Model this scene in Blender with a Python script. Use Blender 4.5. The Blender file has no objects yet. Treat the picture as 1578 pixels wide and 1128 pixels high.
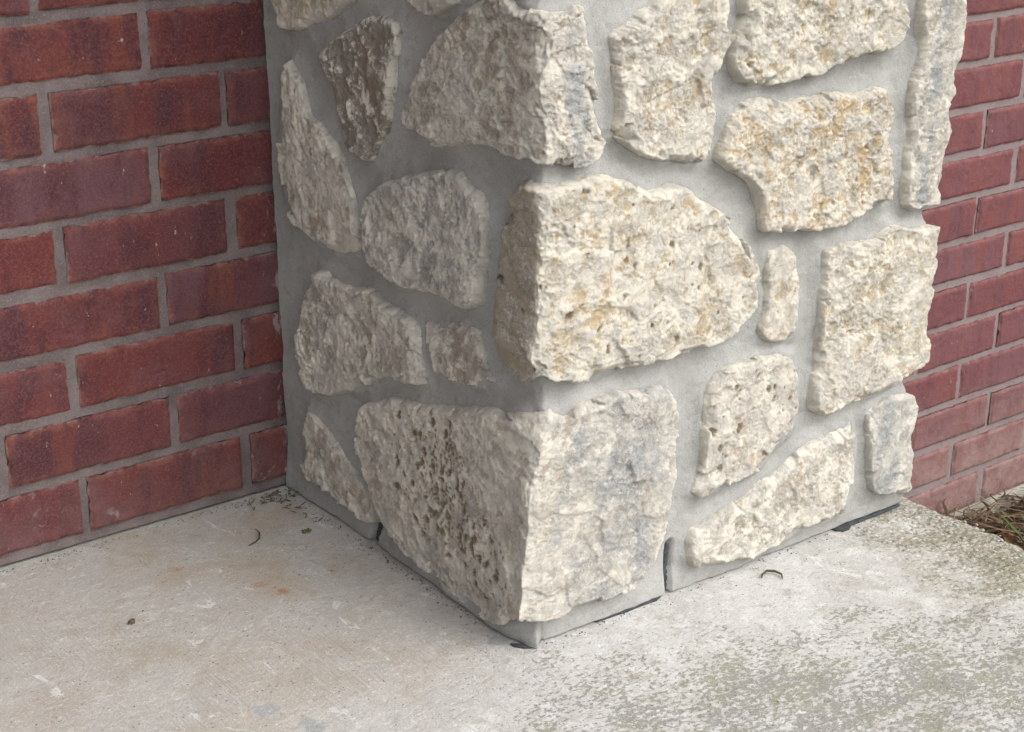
import bpy, math, random
import numpy as np
from mathutils import Matrix, Vector
from mathutils.geometry import delaunay_2d_cdt
random.seed(7)
scene = bpy.context.scene
col = scene.collection

# ------------------------------------------------------------------ camera, sky, sun, exposure
cam = bpy.data.cameras.new('camera')
cam_o = bpy.data.objects.new('camera', cam)
col.objects.link(cam_o)
YAW, PITCH, ROLL = 0.642351, 0.363981, 0.000661
fw = Vector((math.sin(YAW)*math.cos(PITCH), math.cos(YAW)*math.cos(PITCH), -math.sin(PITCH)))
rt = Vector((math.cos(YAW), -math.sin(YAW), 0))
dn = fw.cross(rt)
rt2 = math.cos(ROLL)*rt + math.sin(ROLL)*dn
dn2 = -math.sin(ROLL)*rt + math.cos(ROLL)*dn
M = Matrix(((rt2.x, -dn2.x, -fw.x, -0.873995), (rt2.y, -dn2.y, -fw.y, -1.156576), (rt2.z, -dn2.z, -fw.z, 0.85), (0, 0, 0, 1)))
cam_o.matrix_world = M
cam.sensor_width = 36
cam.lens = 2567.18/1578*36
cam.clip_start = 0.02
cam.clip_end = 600
scene.camera = cam_o
scene.view_settings.view_transform = 'Standard'
scene.view_settings.look = 'None'
scene.view_settings.gamma = 1
scene.view_settings.use_curve_mapping = False
scene.view_settings.exposure = 0.78

SUN_AZ, SUN_EL = math.radians(157), math.radians(45)      # azimuth clockwise from +Y
world = bpy.data.worlds.new('World')
scene.world = world
world.use_nodes = True
wn = world.node_tree
wn.nodes.clear()
sky = wn.nodes.new('ShaderNodeTexSky')
sky.sky_type = 'NISHITA'
sky.sun_disc = False
sky.sun_elevation = SUN_EL
sky.sun_rotation = SUN_AZ
sky.air_density = 1.0
sky.dust_density = 4.0
sky.ozone_density = 1.0
hs = wn.nodes.new('ShaderNodeHueSaturation')
hs.inputs['Saturation'].default_value = 0.25                # cloud cover greys the sky
bg = wn.nodes.new('ShaderNodeBackground')
bg.inputs['Strength'].default_value = 0.145
wo = wn.nodes.new('ShaderNodeOutputWorld')
wn.links.new(sky.outputs[0], hs.inputs['Color'])
wn.links.new(hs.outputs[0], bg.inputs['Color'])
wn.links.new(bg.outputs[0], wo.inputs['Surface'])
sun = bpy.data.lights.new('sun', 'SUN')
sun.energy = 1.15
sun.angle = math.radians(70)
sun.color = (1.0, 0.985, 0.965)
sun_o = bpy.data.objects.new('sun', sun)
col.objects.link(sun_o)
sd = Vector((math.sin(SUN_AZ)*math.cos(SUN_EL), math.cos(SUN_AZ)*math.cos(SUN_EL), math.sin(SUN_EL)))
sun_o.rotation_euler = sd.to_track_quat('Z', 'Y').to_euler()
sun_o.location = (4, -4, 6)

# ------------------------------------------------------------------ helpers: numpy noise
rng = np.random.default_rng(3)
PERM = rng.permutation(256)
PERM = np.concatenate([PERM, PERM, PERM])
GRAD = rng.normal(size=(256, 3))
GRAD /= np.linalg.norm(GRAD, axis=1)[:, None]
def perlin(p, f, seed=0):
    q = np.asarray(p, float)*f + seed*17.31 + 1000.0
    i = np.floor(q).astype(int)
    t = q - i
    u = t*t*t*(t*(t*6 - 15) + 10)
    i &= 255
    out = 0
    for dx in (0, 1):
        for dy in (0, 1):
            for dz in (0, 1):
                h = PERM[PERM[PERM[i[:, 0] + dx] + i[:, 1] + dy] + i[:, 2] + dz]
                g = GRAD[h]
                w = ((u[:, 0] if dx else 1 - u[:, 0])*(u[:, 1] if dy else 1 - u[:, 1])*(u[:, 2] if dz else 1 - u[:, 2]))
                out = out + w*(g[:, 0]*(t[:, 0] - dx) + g[:, 1]*(t[:, 1] - dy) + g[:, 2]*(t[:, 2] - dz))
    return out*1.5
def fbm(p, f, octv=3, seed=0, gain=0.5):
    a, s, tot = 1.0, 0, 0
    for k in range(octv):
        s = s + a*perlin(p, f*2**k, seed + k*3)
        tot += a
        a *= gain
    return s/tot
def ridged(p, f, octv=3, seed=0, gain=0.55):
    a, s, tot = 1.0, 0, 0
    for k in range(octv):
        s = s + a*(1 - np.abs(perlin(p, f*2**k, seed + k*3))*2)
        tot += a
        a *= gain
    return s/tot
RND = rng.random((256, 3))
def worley(p, f, seed=0):
    """distance to the nearest and second nearest cell point, and a random number of that cell"""
    q = np.asarray(p, float)*f + seed*7.7 + 1000.0
    i = np.floor(q).astype(int)
    d1 = np.full(len(q), 9.0)
    d2 = np.full(len(q), 9.0)
    rid = np.zeros(len(q))
    for dx in (-1, 0, 1):
        for dy in (-1, 0, 1):
            for dz in (-1, 0, 1):
                j = i + (dx, dy, dz)
                k = j & 255
                h = PERM[PERM[PERM[k[:, 0]] + k[:, 1]] + k[:, 2]]
                d = np.linalg.norm(j + RND[h] - q, axis=1)
                nearer = d < d1
                d2 = np.where(nearer, d1, np.minimum(d2, d))
                rid = np.where(nearer, RND[h, 0], rid)
                d1 = np.where(nearer, d, d1)
    return d1, d2, rid
def facet(p, f, seed=0, tilt=0.3, step=0.15):
    """broken planes: every cell of space gets a plane of its own tilt and level; in units of 1/f"""
    q = np.asarray(p, float)*f + seed*7.7 + 1000.0
    i = np.floor(q).astype(int)
    d1 = np.full(len(q), 9.0)
    out = np.zeros(len(q))
    rid = np.zeros(len(q))
    for dx in (-1, 0, 1):
        for dy in (-1, 0, 1):
            for dz in (-1, 0, 1):
                j = i + (dx, dy, dz)
                k = j & 255
                h = PERM[PERM[PERM[k[:, 0]] + k[:, 1]] + k[:, 2]]
                off = q - j - RND[h]
                d = np.linalg.norm(off, axis=1)
                m = d < d1
                out = np.where(m, tilt*(off*GRAD[(h + 91) & 255]).sum(1) + step*(RND[h, 1] - 0.5), out)
                rid = np.where(m, RND[h, 2], rid)
                d1 = np.where(m, d, d1)
    return out/f, rid
def sstep(a, b, x):
    t = np.clip((x - a)/(b - a), 0, 1)
    return t*t*(3 - 2*t)

# ------------------------------------------------------------------ helpers: objects
def tag(o, label=None, cat=None, group=None, kind=None):
    if label: o['label'] = label
    if cat: o['category'] = cat
    if group: o['group'] = group
    if kind: o['kind'] = kind
    return o
def empty(name, loc=(0, 0, 0)):
    o = bpy.data.objects.new(name, None)
    o.empty_display_size = 0.1
    o.location = loc
    col.objects.link(o)
    return o
def mesh_obj(name, V, F, mat, parent=None, attrs=None, smooth=True, loc=(0, 0, 0)):
    V = np.asarray(V, dtype=np.float32)
    me = bpy.data.meshes.new(name)
    F = np.asarray(F, dtype=np.int32) if not isinstance(F, list) else F
    if isinstance(F, np.ndarray):
        n, k = F.shape
        me.vertices.add(len(V))
        me.vertices.foreach_set('co', V.ravel())
        me.loops.add(n*k)
        me.loops.foreach_set('vertex_index', F.ravel())
        me.polygons.add(n)
        me.polygons.foreach_set('loop_start', np.arange(0, n*k, k, dtype=np.int32))
        me.update(calc_edges=True)
    else:
        me.from_pydata([tuple(map(float, v)) for v in V], [], F)
        me.update()
    me.polygons.foreach_set('use_smooth', np.full(len(me.polygons), smooth, dtype=bool))
    for k, a in (attrs or {}).items():
        at = me.attributes.new(k, 'FLOAT', 'POINT')
        at.data.foreach_set('value', np.asarray(a, dtype=np.float32))
    me.materials.append(mat)
    o = bpy.data.objects.new(name, me)
    o.location = loc
    col.objects.link(o)
    if parent: o.parent = parent
    return o
def grid_faces(nu, nv):
    a = np.arange(nu*nv).reshape(nv, nu)
    return np.stack([a[:-1, :-1].ravel(), a[:-1, 1:].ravel(), a[1:, 1:].ravel(), a[1:, :-1].ravel()], 1)

# ------------------------------------------------------------------ helpers: materials
class Mat:
    def __init__(s, name, rough=0.9, spec=0.25):
        s.m = bpy.data.materials.new(name)
        s.m.use_nodes = True
        s.t = s.m.node_tree
        s.b = s.t.nodes['Principled BSDF']
        s.b.inputs['Roughness'].default_value = rough
        s.b.inputs['Specular IOR Level'].default_value = spec
        s.pos = s.n('ShaderNodeNewGeometry').outputs['Position']
    def n(s, t, **kw):
        x = s.t.nodes.new(t)
        for k, v in kw.items(): setattr(x, k, v)
        return x
    def put(s, sock, v):
        if isinstance(v, bpy.types.NodeSocket): s.t.links.new(v, sock)
        elif isinstance(v, (tuple, list)): sock.default_value = tuple(v) + ((1,) if len(v) == 3 and len(sock.default_value) == 4 else ())
        else: sock.default_value = v
    def vec(s, scale=(1, 1, 1), rot=(0, 0, 0), loc=(0, 0, 0), src=None):
        x = s.n('ShaderNodeMapping')
        s.put(x.inputs['Vector'], src or s.pos)
        x.inputs['Scale'].default_value = scale
        x.inputs['Rotation'].default_value = rot
        x.inputs['Location'].default_value = loc
        return x.outputs[0]
    def noise(s, scale, detail=4, rough=0.55, v=None, dist=0.0):
        x = s.n('ShaderNodeTexNoise')
        s.put(x.inputs['Vector'], v or s.pos)
        x.inputs['Scale'].default_value = scale
        x.inputs['Detail'].default_value = detail
        x.inputs['Roughness'].default_value = rough
        x.inputs['Distortion'].default_value = dist
        return x.outputs[0]
    def voro(s, scale, v=None, feature='F1', out='Distance', rand=1.0):
        x = s.n('ShaderNodeTexVoronoi', feature=feature)
        s.put(x.inputs['Vector'], v or s.pos)
        x.inputs['Scale'].default_value = scale
        x.inputs['Randomness'].default_value = rand
        return x.outputs[out]
    def math(s, op, a, b=0.0, c=0.0):
        x = s.n('ShaderNodeMath', operation=op)
        for k, v in enumerate((a, b, c)): s.put(x.inputs[k], v)
        return x.outputs[0]
    def ramp(s, v, lo, hi, a=0.0, b=1.0):
        x = s.n('ShaderNodeMapRange', interpolation_type='SMOOTHSTEP')
        s.put(x.inputs['Value'], v)
        for k, q in zip(('From Min', 'From Max', 'To Min', 'To Max'), (lo, hi, a, b)): s.put(x.inputs[k], q)
        return x.outputs[0]
    def mix(s, f, a, b, mode='MIX'):
        x = s.n('ShaderNodeMix', data_type='RGBA', blend_type=mode)
        s.put(x.inputs[0], f)
        s.put(x.inputs[6], a)
        s.put(x.inputs[7], b)
        return x.outputs[2]
    def attr(s, name):
        return s.n('ShaderNodeAttribute', attribute_name=name).outputs['Fac']
    def sep(s, v=None):
        x = s.n('ShaderNodeSeparateXYZ')
        s.put(x.inputs[0], v or s.pos)
        return x.outputs
    def color(s, v): s.put(s.b.inputs['Base Color'], v)
    def bump(s, h, strength=1.0, dist=0.001, prev=None):
        x = s.n('ShaderNodeBump')
        x.inputs['Strength'].default_value = strength
        x.inputs['Distance'].default_value = dist
        s.put(x.inputs['Height'], h)
        if prev: s.put(x.inputs['Normal'], prev)
        s.t.links.new(x.outputs[0], s.b.inputs['Normal'])
        return x.outputs[0]

# limestone: object colour = tan mineral of the stone, its alpha = how pale the broken crests are
def limestone():
    m = Mat('limestone', 0.92, 0.12)
    oi = m.n('ShaderNodeObjectInfo')
    pale = oi.outputs['Alpha']
    tint = oi.outputs['Color']
    big = m.noise(16, 4, 0.6)
    mid = m.noise(55, 5, 0.65, dist=0.7)
    fine = m.noise(210, 5, 0.72, dist=1.3)
    rel = m.attr('relief')
    # broken calcite edges: thin, curly, pale
    c1 = m.noise(95, 4, 0.62, dist=1.6)
    c2 = m.noise(190, 3, 0.6, v=m.vec(loc=(2, 5, 1)), dist=1.8)
    curl = m.math('MAXIMUM', m.ramp(m.math('ABSOLUTE', m.math('SUBTRACT', c1, 0.5)), 0.0, 0.06, 1, 0),
                  m.math('MULTIPLY', m.ramp(m.math('ABSOLUTE', m.math('SUBTRACT', c2, 0.5)), 0.0, 0.065, 1, 0), 0.85))
    k = m.math('ADD', m.math('MULTIPLY', rel, 0.95), m.math('ADD', m.math('MULTIPLY', mid, 0.55), m.math('MULTIPLY', fine, 0.85)))
    mott = m.noise(58, 5, 0.64, v=m.vec(loc=(6, 6, 3)), dist=1.0)
    crest = m.ramp(m.math('ADD', m.math('ADD', k, m.math('MULTIPLY', m.math('SUBTRACT', mott, 0.5), 1.5)), m.math('MULTIPLY', pale, 0.5)), 1.27, 1.68)
    base = m.mix(m.ramp(big, 0.35, 0.65), tint, m.mix(1.0, tint, (1.0, 0.96, 0.87), 'MULTIPLY'))
    base = m.mix(m.ramp(m.noise(34, 5, 0.65, v=m.vec(loc=(3, 1, 2))), 0.56, 0.72, 0, 0.35), base, (0.47, 0.455, 0.425))
    base = m.mix(m.ramp(m.noise(62, 6, 0.68, v=m.vec(loc=(9, 4, 2)), dist=1.2), 0.46, 0.70, 0, 0.8), base, m.mix(1.0, tint, (0.88, 0.845, 0.78), 'MULTIPLY'))
    base = m.mix(m.ramp(m.noise(24, 4, 0.6, v=m.vec(loc=(5, 7, 1))), 0.56, 0.72, 0, 0.4), base, m.mix(1.0, tint, (0.78, 0.80, 0.60), 'MULTIPLY'))
    c = m.mix(m.math('MULTIPLY', crest, 0.9), base, (0.80, 0.755, 0.66))
    curl = m.math('MULTIPLY', curl, m.ramp(m.math('ADD', m.noise(48, 3), m.math('MULTIPLY', pale, 0.22)), 0.52, 0.76))
    vein = m.math('MULTIPLY', m.attr('vein'), m.ramp(m.math('ADD', m.noise(34, 5, 0.65, v=m.vec((1, 1, 0.6))), m.math('MULTIPLY', rel, -0.16)), 0.24, 0.54))
    c = m.mix(m.math('MULTIPLY', vein, 0.9), c, m.mix(m.ramp(fine, 0.40, 0.62), (0.25, 0.265, 0.28), (0.42, 0.435, 0.445)))
    c = m.mix(m.math('MULTIPLY', m.attr('rind'), m.ramp(m.noise(26, 5, 0.65, v=m.vec((1, 1, 0.35))), 0.25, 0.6, 0.45, 0.95)), c, m.mix(m.noise(18, 4), (0.30, 0.25, 0.18), (0.43, 0.385, 0.32)))
    pit = m.math('MULTIPLY', m.attr('pit'), m.ramp(m.noise(150, 3), 0.3, 0.5, 0.55, 1))
    c = m.mix(pit, c, m.mix(m.noise(50, 2), (0.20, 0.15, 0.085), (0.31, 0.24, 0.15)))
    c = m.mix(m.math('MULTIPLY', curl, m.ramp(m.attr('pit'), 0, 0.3, 0.8, 0.1)), c, (0.75, 0.725, 0.66))
    c = m.mix(m.ramp(m.noise(700, 3, 0.75), 0.58, 0.76, 0, 0.35), c, (0.27, 0.23, 0.16))
    m.color(c)
    hgt = m.math('ADD', m.math('MULTIPLY', m.noise(330, 6, 0.78, dist=1.4), 1.0), m.math('MULTIPLY', curl, 0.45))
    b = m.bump(hgt, 1.0, 0.0028)
    m.bump(m.noise(1400, 3, 0.7), 0.7, 0.0006, b)
    return m.m
def pillar_mortar():
    m = Mat('grey_mortar', 0.95, 0.1)
    c = m.mix(m.ramp(m.noise(9, 5, 0.65), 0.3, 0.7), (0.292, 0.29, 0.274), (0.36, 0.358, 0.342))
    c = m.mix(m.ramp(m.noise(28, 6, 0.7, v=m.vec((1, 1, 1.8), rot=(0.3, 0.5, 0)), dist=0.8), 0.48, 0.72, 0, 0.6), c, (0.40, 0.398, 0.385))
    c = m.mix(m.ramp(m.noise(70, 5, 0.7, v=m.vec((1, 1, 1), loc=(3, 2, 8))), 0.52, 0.72, 0, 0.6), c, (0.235, 0.228, 0.205))
    c = m.mix(m.ramp(m.noise(800, 3, 0.75), 0.47, 0.70, 0, 0.5), c, (0.20, 0.19, 0.175))
    c = m.mix(m.ramp(m.noise(650, 2, 0.7, v=m.vec(loc=(1, 5, 8))), 0.58, 0.72, 0, 0.4), c, (0.50, 0.49, 0.46))
    c = m.mix(m.math('MULTIPLY', m.ramp(m.voro(170), 0.06, 0.15, 0.9, 0), m.ramp(m.noise(30, 2), 0.45, 0.6)), c, (0.13, 0.13, 0.125))
    m.color(c)
    b = m.bump(m.noise(110, 6, 0.72), 0.8, 0.0022)
    m.bump(m.noise(700, 3, 0.7), 0.6, 0.0007, b)
    return m.m
def brick_clay():
    m = Mat('red_clay_brick', 0.85, 0.22)
    oi = m.n('ShaderNodeObjectInfo')
    r = oi.outputs['Random']
    off = m.n('ShaderNodeVectorMath', operation='ADD')
    m.put(off.inputs[0], m.pos)
    cx = m.n('ShaderNodeCombineXYZ')
    for k, q in enumerate((3.1, 7.7, 5.3)): m.put(cx.inputs[k], m.math('MULTIPLY', r, q))
    m.put(off.inputs[1], cx.outputs[0])
    v = off.outputs[0]
    bands = m.noise(11, 3, 0.6, v=m.vec((2.2, 1, 0.5), src=v), dist=0.5)
    c = m.mix(m.ramp(r, 0, 1), (0.094, 0.022, 0.025), (0.128, 0.035, 0.031))
    r2 = m.math('FRACT', m.math('MULTIPLY', r, 17.3))
    c = m.mix(m.math('MULTIPLY', m.ramp(r2, 0.62, 0.85), m.ramp(m.noise(9, 3, 0.6, v=v), 0.3, 0.6, 0.4, 0.95)), c, (0.098, 0.050, 0.062))
    c = m.mix(m.ramp(r2, 0.22, 0.05, 0, 0.6), c, (0.155, 0.045, 0.033))
    c = m.mix(m.ramp(bands, 0.42, 0.66), c, (0.062, 0.022, 0.029))
    c = m.mix(m.ramp(m.noise(8, 3, 0.6, v=m.vec((2.5, 1, 0.7), loc=(4, 0, 1), src=v)), 0.56, 0.70, 0, 0.5), c, (0.185, 0.056, 0.033))
    e = m.math('MULTIPLY', m.attr('edge'), m.ramp(m.noise(60, 4, 0.6), 0.38, 0.62))
    c = m.mix(m.math('MULTIPLY', e, 0.8), c, (0.27, 0.105, 0.068))
    c = m.mix(m.ramp(m.noise(420, 4, 0.7), 0.42, 0.70, 0, 0.55), c, (0.20, 0.085, 0.078))
    c = m.mix(m.ramp(m.noise(17, 5, 0.65, v=m.vec(loc=(8, 2, 6), src=v)), 0.45, 0.75, 0, 0.55), c, (0.140, 0.068, 0.076))
    chip = m.ramp(m.noise(95, 4, 0.65, v=m.vec(loc=(2, 2, 2), src=v)), 0.70, 0.76)
    c = m.mix(m.math('MULTIPLY', chip, 0.6), c, (0.32, 0.13, 0.075))
    c = m.mix(m.ramp(m.noise(300, 3, 0.7, v=m.vec(loc=(1, 2, 3))), 0.55, 0.75, 0, 0.6), c, (0.045, 0.017, 0.018))
    x, y, z = m.sep()
    # splashes of mortar, and lime smears next to the pillar
    sp = m.ramp(m.noise(95, 4, 0.72, v=m.vec((1, 1, 0.55))), 0.675, 0.72)
    c = m.mix(m.math('MULTIPLY', sp, 0.7), c, (0.40, 0.36, 0.33))
    near = m.math('MULTIPLY', m.ramp(x, -0.03, 0.012), m.ramp(z, 0.65, 0.05, 0.25, 1.0))
    near = m.math('MULTIPLY', near, m.ramp(x, 0.3, 0.2))
    sm = m.ramp(m.math('ADD', m.noise(70, 5, 0.7, v=m.vec((1, 1, 0.4))), m.math('MULTIPLY', near, 0.22)), 0.66, 0.76)
    c = m.mix(m.math('MULTIPLY', m.math('MULTIPLY', sm, near), 0.8), c, (0.36, 0.35, 0.335))
    lip = m.ramp(m.math('ADD', m.attr('edge'), m.math('MULTIPLY', m.math('SUBTRACT', m.noise(85, 5, 0.7, v=m.vec(loc=(4, 4, 4), src=v)), 0.5), 2.4)), 0.68, 0.95)
    c = m.mix(m.math('MULTIPLY', lip, 0.75), c, (0.19, 0.145, 0.138))
    c = m.mix(m.ramp(x, 0.5, 0.7, 0, 0.3), c, (0.24, 0.105, 0.112))          # outdoor stretch paler: its brighter light painted into the colour
    # rain splash dust on the lowest courses over the slab and over the soil
    lowl = m.math('MULTIPLY', m.ramp(z, 0.12, 0.0), m.ramp(x, 0.3, 0.2))
    lowr = m.math('MULTIPLY', m.ramp(z, -0.14, -0.34), m.ramp(x, 0.5, 0.6))
    dirt = m.math('MULTIPLY', m.math('ADD', m.math('MULTIPLY', lowl, 0.22), m.math('MULTIPLY', lowr, 0.8)), m.ramp(m.noise(30, 5, 0.65), 0.25, 0.7, 0.25, 0.95))
    c = m.mix(dirt, c, (0.27, 0.19, 0.17))
    spl = m.math('MULTIPLY', lowl, m.ramp(m.noise(26, 5, 0.65, v=m.vec(loc=(0.4, 0, 0.3))), 0.62, 0.72))
    c = m.mix(m.math('MULTIPLY', spl, 0.55), c, (0.42, 0.37, 0.36))
    m.color(c)
    b = m.bump(m.noise(120, 6, 0.72, v=v, dist=0.4), 0.8, 0.0022)
    m.bump(m.noise(800, 4, 0.75), 0.9, 0.0008, b)
    return m.m
def wall_mortar():
    m = Mat('wall_mortar', 0.95, 0.1)
    x, y, z = m.sep()
    c = m.mix(m.ramp(m.noise(25, 4), 0.3, 0.7), (0.105, 0.084, 0.083), (0.165, 0.135, 0.131))
    c = m.mix(m.ramp(x, 0.5, 0.7, 0, 0.6), c, (0.27, 0.215, 0.212))  # joints out in the open painted lighter, for the stronger light there
    c = m.mix(m.ramp(m.noise(600, 3, 0.7), 0.5, 0.75, 0, 0.6), c, (0.27, 0.24, 0.23))
    c = m.mix(m.ramp(m.noise(240, 3), 0.58, 0.7, 0, 0.6), c, (0.10, 0.085, 0.08))
    m.color(c)
    b = m.bump(m.noise(200, 4, 0.7), 0.6, 0.001)
    m.bump(m.noise(1000, 3, 0.7), 0.8, 0.0005, b)
    return m.m
def concrete():
    m = Mat('weathered_concrete', 0.9, 0.2)
    x, y, z = m.sep()
    n1, n2 = m.noise(5, 6, 0.65), m.noise(24, 6, 0.72, dist=0.8)
    c = m.mix(m.ramp(n1, 0.35, 0.65), (0.425, 0.413, 0.388), (0.515, 0.508, 0.49))
    c = m.mix(m.ramp(n2, 0.48, 0.66, 0, 0.75), c, (0.61, 0.605, 0.59))
    c = m.mix(m.ramp(m.noise(42, 6, 0.74, v=m.vec(loc=(3, 3, 3)), dist=0.6), 0.50, 0.66, 0, 0.7), c, (0.345, 0.315, 0.272))
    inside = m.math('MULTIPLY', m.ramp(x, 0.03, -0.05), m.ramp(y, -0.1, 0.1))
    c = m.mix(m.math('MULTIPLY', m.math('MULTIPLY', m.ramp(x, 0.06, -0.10), m.ramp(y, -0.14, 0.10)), 0.65), c, (0.365, 0.345, 0.31))  # inner floor darkened: tan film plus porch shade worked into the colour
    st = m.noise(1, 5, 0.75, v=m.vec((75, 190, 1), rot=(0, 0, -0.35)), dist=0.5)
    c = m.mix(m.ramp(st, 0.50, 0.68, 0, 0.45), c, (0.30, 0.28, 0.25))
    c = m.mix(m.ramp(m.noise(1, 5, 0.75, v=m.vec((95, 230, 1), rot=(0, 0, -0.3), loc=(3, 8, 0)), dist=0.5), 0.54, 0.68, 0, 0.6), c, (0.66, 0.655, 0.65))
    # grey worn film and pale laitance scars on the sheltered side
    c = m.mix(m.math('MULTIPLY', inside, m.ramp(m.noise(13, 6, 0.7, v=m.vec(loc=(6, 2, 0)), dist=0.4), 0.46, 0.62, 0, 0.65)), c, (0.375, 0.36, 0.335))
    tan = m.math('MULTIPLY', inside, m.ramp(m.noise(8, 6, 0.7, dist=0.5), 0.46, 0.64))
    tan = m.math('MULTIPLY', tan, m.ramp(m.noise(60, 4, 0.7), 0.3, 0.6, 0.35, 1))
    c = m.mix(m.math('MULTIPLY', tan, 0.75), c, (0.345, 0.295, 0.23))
    scar = m.math('MULTIPLY', m.ramp(m.noise(30, 6, 0.75, v=m.vec((1, 0.55, 1), loc=(0.8, 0.1, 0)), dist=0.9), 0.60, 0.66), 0.7)
    c = m.mix(scar, c, (0.62, 0.62, 0.625))
    rust = m.math('MULTIPLY', m.ramp(x, -0.02, -0.05), m.ramp(m.noise(30, 4, 0.62, v=m.vec(loc=(1.7, 0.3, 0))), 0.665, 0.75))
    wig = m.math('MULTIPLY', m.math('SUBTRACT', m.noise(70, 5, 0.7), 0.5), 0.035)
    def spot(px, py, r, colr, amt, soft=0.4):
        d = m.n('ShaderNodeVectorMath', operation='DISTANCE')
        m.put(d.inputs[0], m.pos)
        d.inputs[1].default_value = (px, py, 0)
        return m.mix(m.ramp(m.math('ADD', d.outputs['Value'], wig), r*soft, r, amt, 0), c, colr)
    for px, py, r in ((-.237, .004, .011), (-.240, -.008, .010), (-.259, .047, .013), (-.335, .028, .016), (-.012, .02, .012)):
        c = spot(px, py, r, (0.29, 0.30, 0.305), 0.75, 0.7)
    for px, py, r, a in ((-.13, .25, .05, .5), (-.05, .40, .05, .5), (-.21, .34, .04, .45), (-.13, .30, .05, .4)):
        c = spot(px, py, r, (0.34, 0.26, 0.175), a, 0.1)
    for px, py, r, a in ((-.132, .241, .010, .85), (-.145, .268, .009, .5), (-.068, .248, .007, .7), (-.20, .352, .008, .5)):
        c = spot(px, py, r, (0.34, 0.165, 0.075), a, 0.1)
    # bare aggregate along the outer edge
    wob = m.math('MULTIPLY', m.math('SUBTRACT', m.noise(9, 5, 0.65), 0.5), 0.42)
    xe = m.math('ADD', x, wob)
    edge = m.ramp(xe, 0.41, 0.52)
    agg = m.n('ShaderNodeTexVoronoi', feature='F1')
    agg.inputs['Scale'].default_value = 175
    m.put(agg.inputs['Vector'], m.vec((1, 1, 1), src=m.mix(0.012, m.pos, m.n('ShaderNodeTexNoise').outputs[1])))
    ag = m.n('ShaderNodeSeparateColor')
    m.put(ag.inputs[0], agg.outputs['Color'])
    ac = m.mix(ag.outputs[0], (0.27, 0.245, 0.20), (0.50, 0.455, 0.375))
    ac = m.mix(m.ramp(ag.outputs[1], 0.88, 0.92), ac, (0.17, 0.17, 0.18))
    ac = m.mix(m.ramp(ag.outputs[2], 0.90, 0.93), ac, (0.62, 0.60, 0.56))
    ac = m.mix(m.ramp(agg.outputs['Distance'], 0.3, 0.6), ac, (0.36, 0.335, 0.27))
    c = m.mix(m.math('MULTIPLY', edge, m.ramp(m.noise(50, 5, 0.7), 0.3, 0.55, 0.3, 0.9)), c, ac)
    # dark algae flecks where the rain reaches the slab
    t = m.math('SUBTRACT', m.math('MULTIPLY', m.math('MINIMUM', x, 0), 0.75), m.math('ADD', y, m.math('MULTIPLY', m.math('MAXIMUM', x, 0), 0.36)))
    zone = m.ramp(m.math('ADD', t, m.math('MULTIPLY', m.math('SUBTRACT', m.noise(8, 5, 0.6), 0.5), 0.22)), -0.015, 0.16)
    zone = m.math('MAXIMUM', zone, m.math('MULTIPLY', edge, 0.75))
    band = m.noise(11, 4, 0.65, v=m.vec((1, 2.0, 1), loc=(2, 0, 0), rot=(0, 0, 0.9)))
    flk = m.noise(125, 5, 0.72, v=m.vec((1.0, 1.5, 1), rot=(0, 0, 0.5)), dist=0.35)
    al = m.ramp(m.math('ADD', flk, m.math('ADD', m.math('MULTIPLY', band, 0.5), m.math('MULTIPLY', zone, 0.16))), 0.865, 0.94)
    al = m.math('MULTIPLY', al, m.ramp(zone, 0.02, 0.3))
    c = m.mix(m.math('MULTIPLY', al, 0.68), c, m.mix(m.ramp(m.noise(17, 4), 0.42, 0.58), (0.165, 0.163, 0.142), (0.175, 0.175, 0.098)))
    gr = m.math('MULTIPLY', m.ramp(m.noise(9, 6, 0.7, v=m.vec(loc=(7, 1, 0))), 0.42, 0.62), m.ramp(m.math('SUBTRACT', xe, m.math('MULTIPLY', y, 0.5)), 0.46, 0.68))
    gr = m.math('MULTIPLY', gr, m.ramp(m.noise(120, 4, 0.7), 0.3, 0.6, 0.3, 1))
    c = m.mix(m.math('MULTIPLY', gr, 0.75), c, (0.185, 0.18, 0.095))
    # grit, pinholes
    c = m.mix(m.ramp(m.noise(380, 4, 0.75), 0.50, 0.70, 0, 0.55), c, (0.30, 0.275, 0.235))
    c = m.mix(m.ramp(m.noise(520, 3, 0.7, v=m.vec(loc=(3, 8, 1))), 0.56, 0.70, 0, 0.6), c, (0.68, 0.67, 0.65))
    hole = m.math('MULTIPLY', m.ramp(m.voro(150), 0.10, 0.17, 1, 0), m.ramp(m.noise(45, 3), 0.44, 0.56))
    c = m.mix(m.math('MULTIPLY', hole, 0.8), c, (0.105, 0.10, 0.10))
    m.color(c)
    broom = m.noise(1, 3, 0.65, v=m.vec((300, 7, 1), rot=(0, 0, 0.04)))
    broom = m.math('MULTIPLY', broom, m.math('MULTIPLY', m.ramp(m.noise(6, 4), 0.45, 0.62), m.ramp(x, 0.05, -0.03)))
    b = m.bump(broom, 0.9, 0.0022)
    b = m.bump(m.noise(90, 6, 0.75), 0.7, 0.0035, b)
    b = m.bump(m.math('MULTIPLY', m.math('ADD', hole, al), -1), 0.5, 0.0015, b)
    b = m.bump(m.noise(700, 3, 0.75), 0.8, 0.0009, b)
    m.bump(m.math('MULTIPLY', m.math('SUBTRACT', 1, agg.outputs['Distance']), edge), 0.8, 0.003, b)
    return m.m
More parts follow.
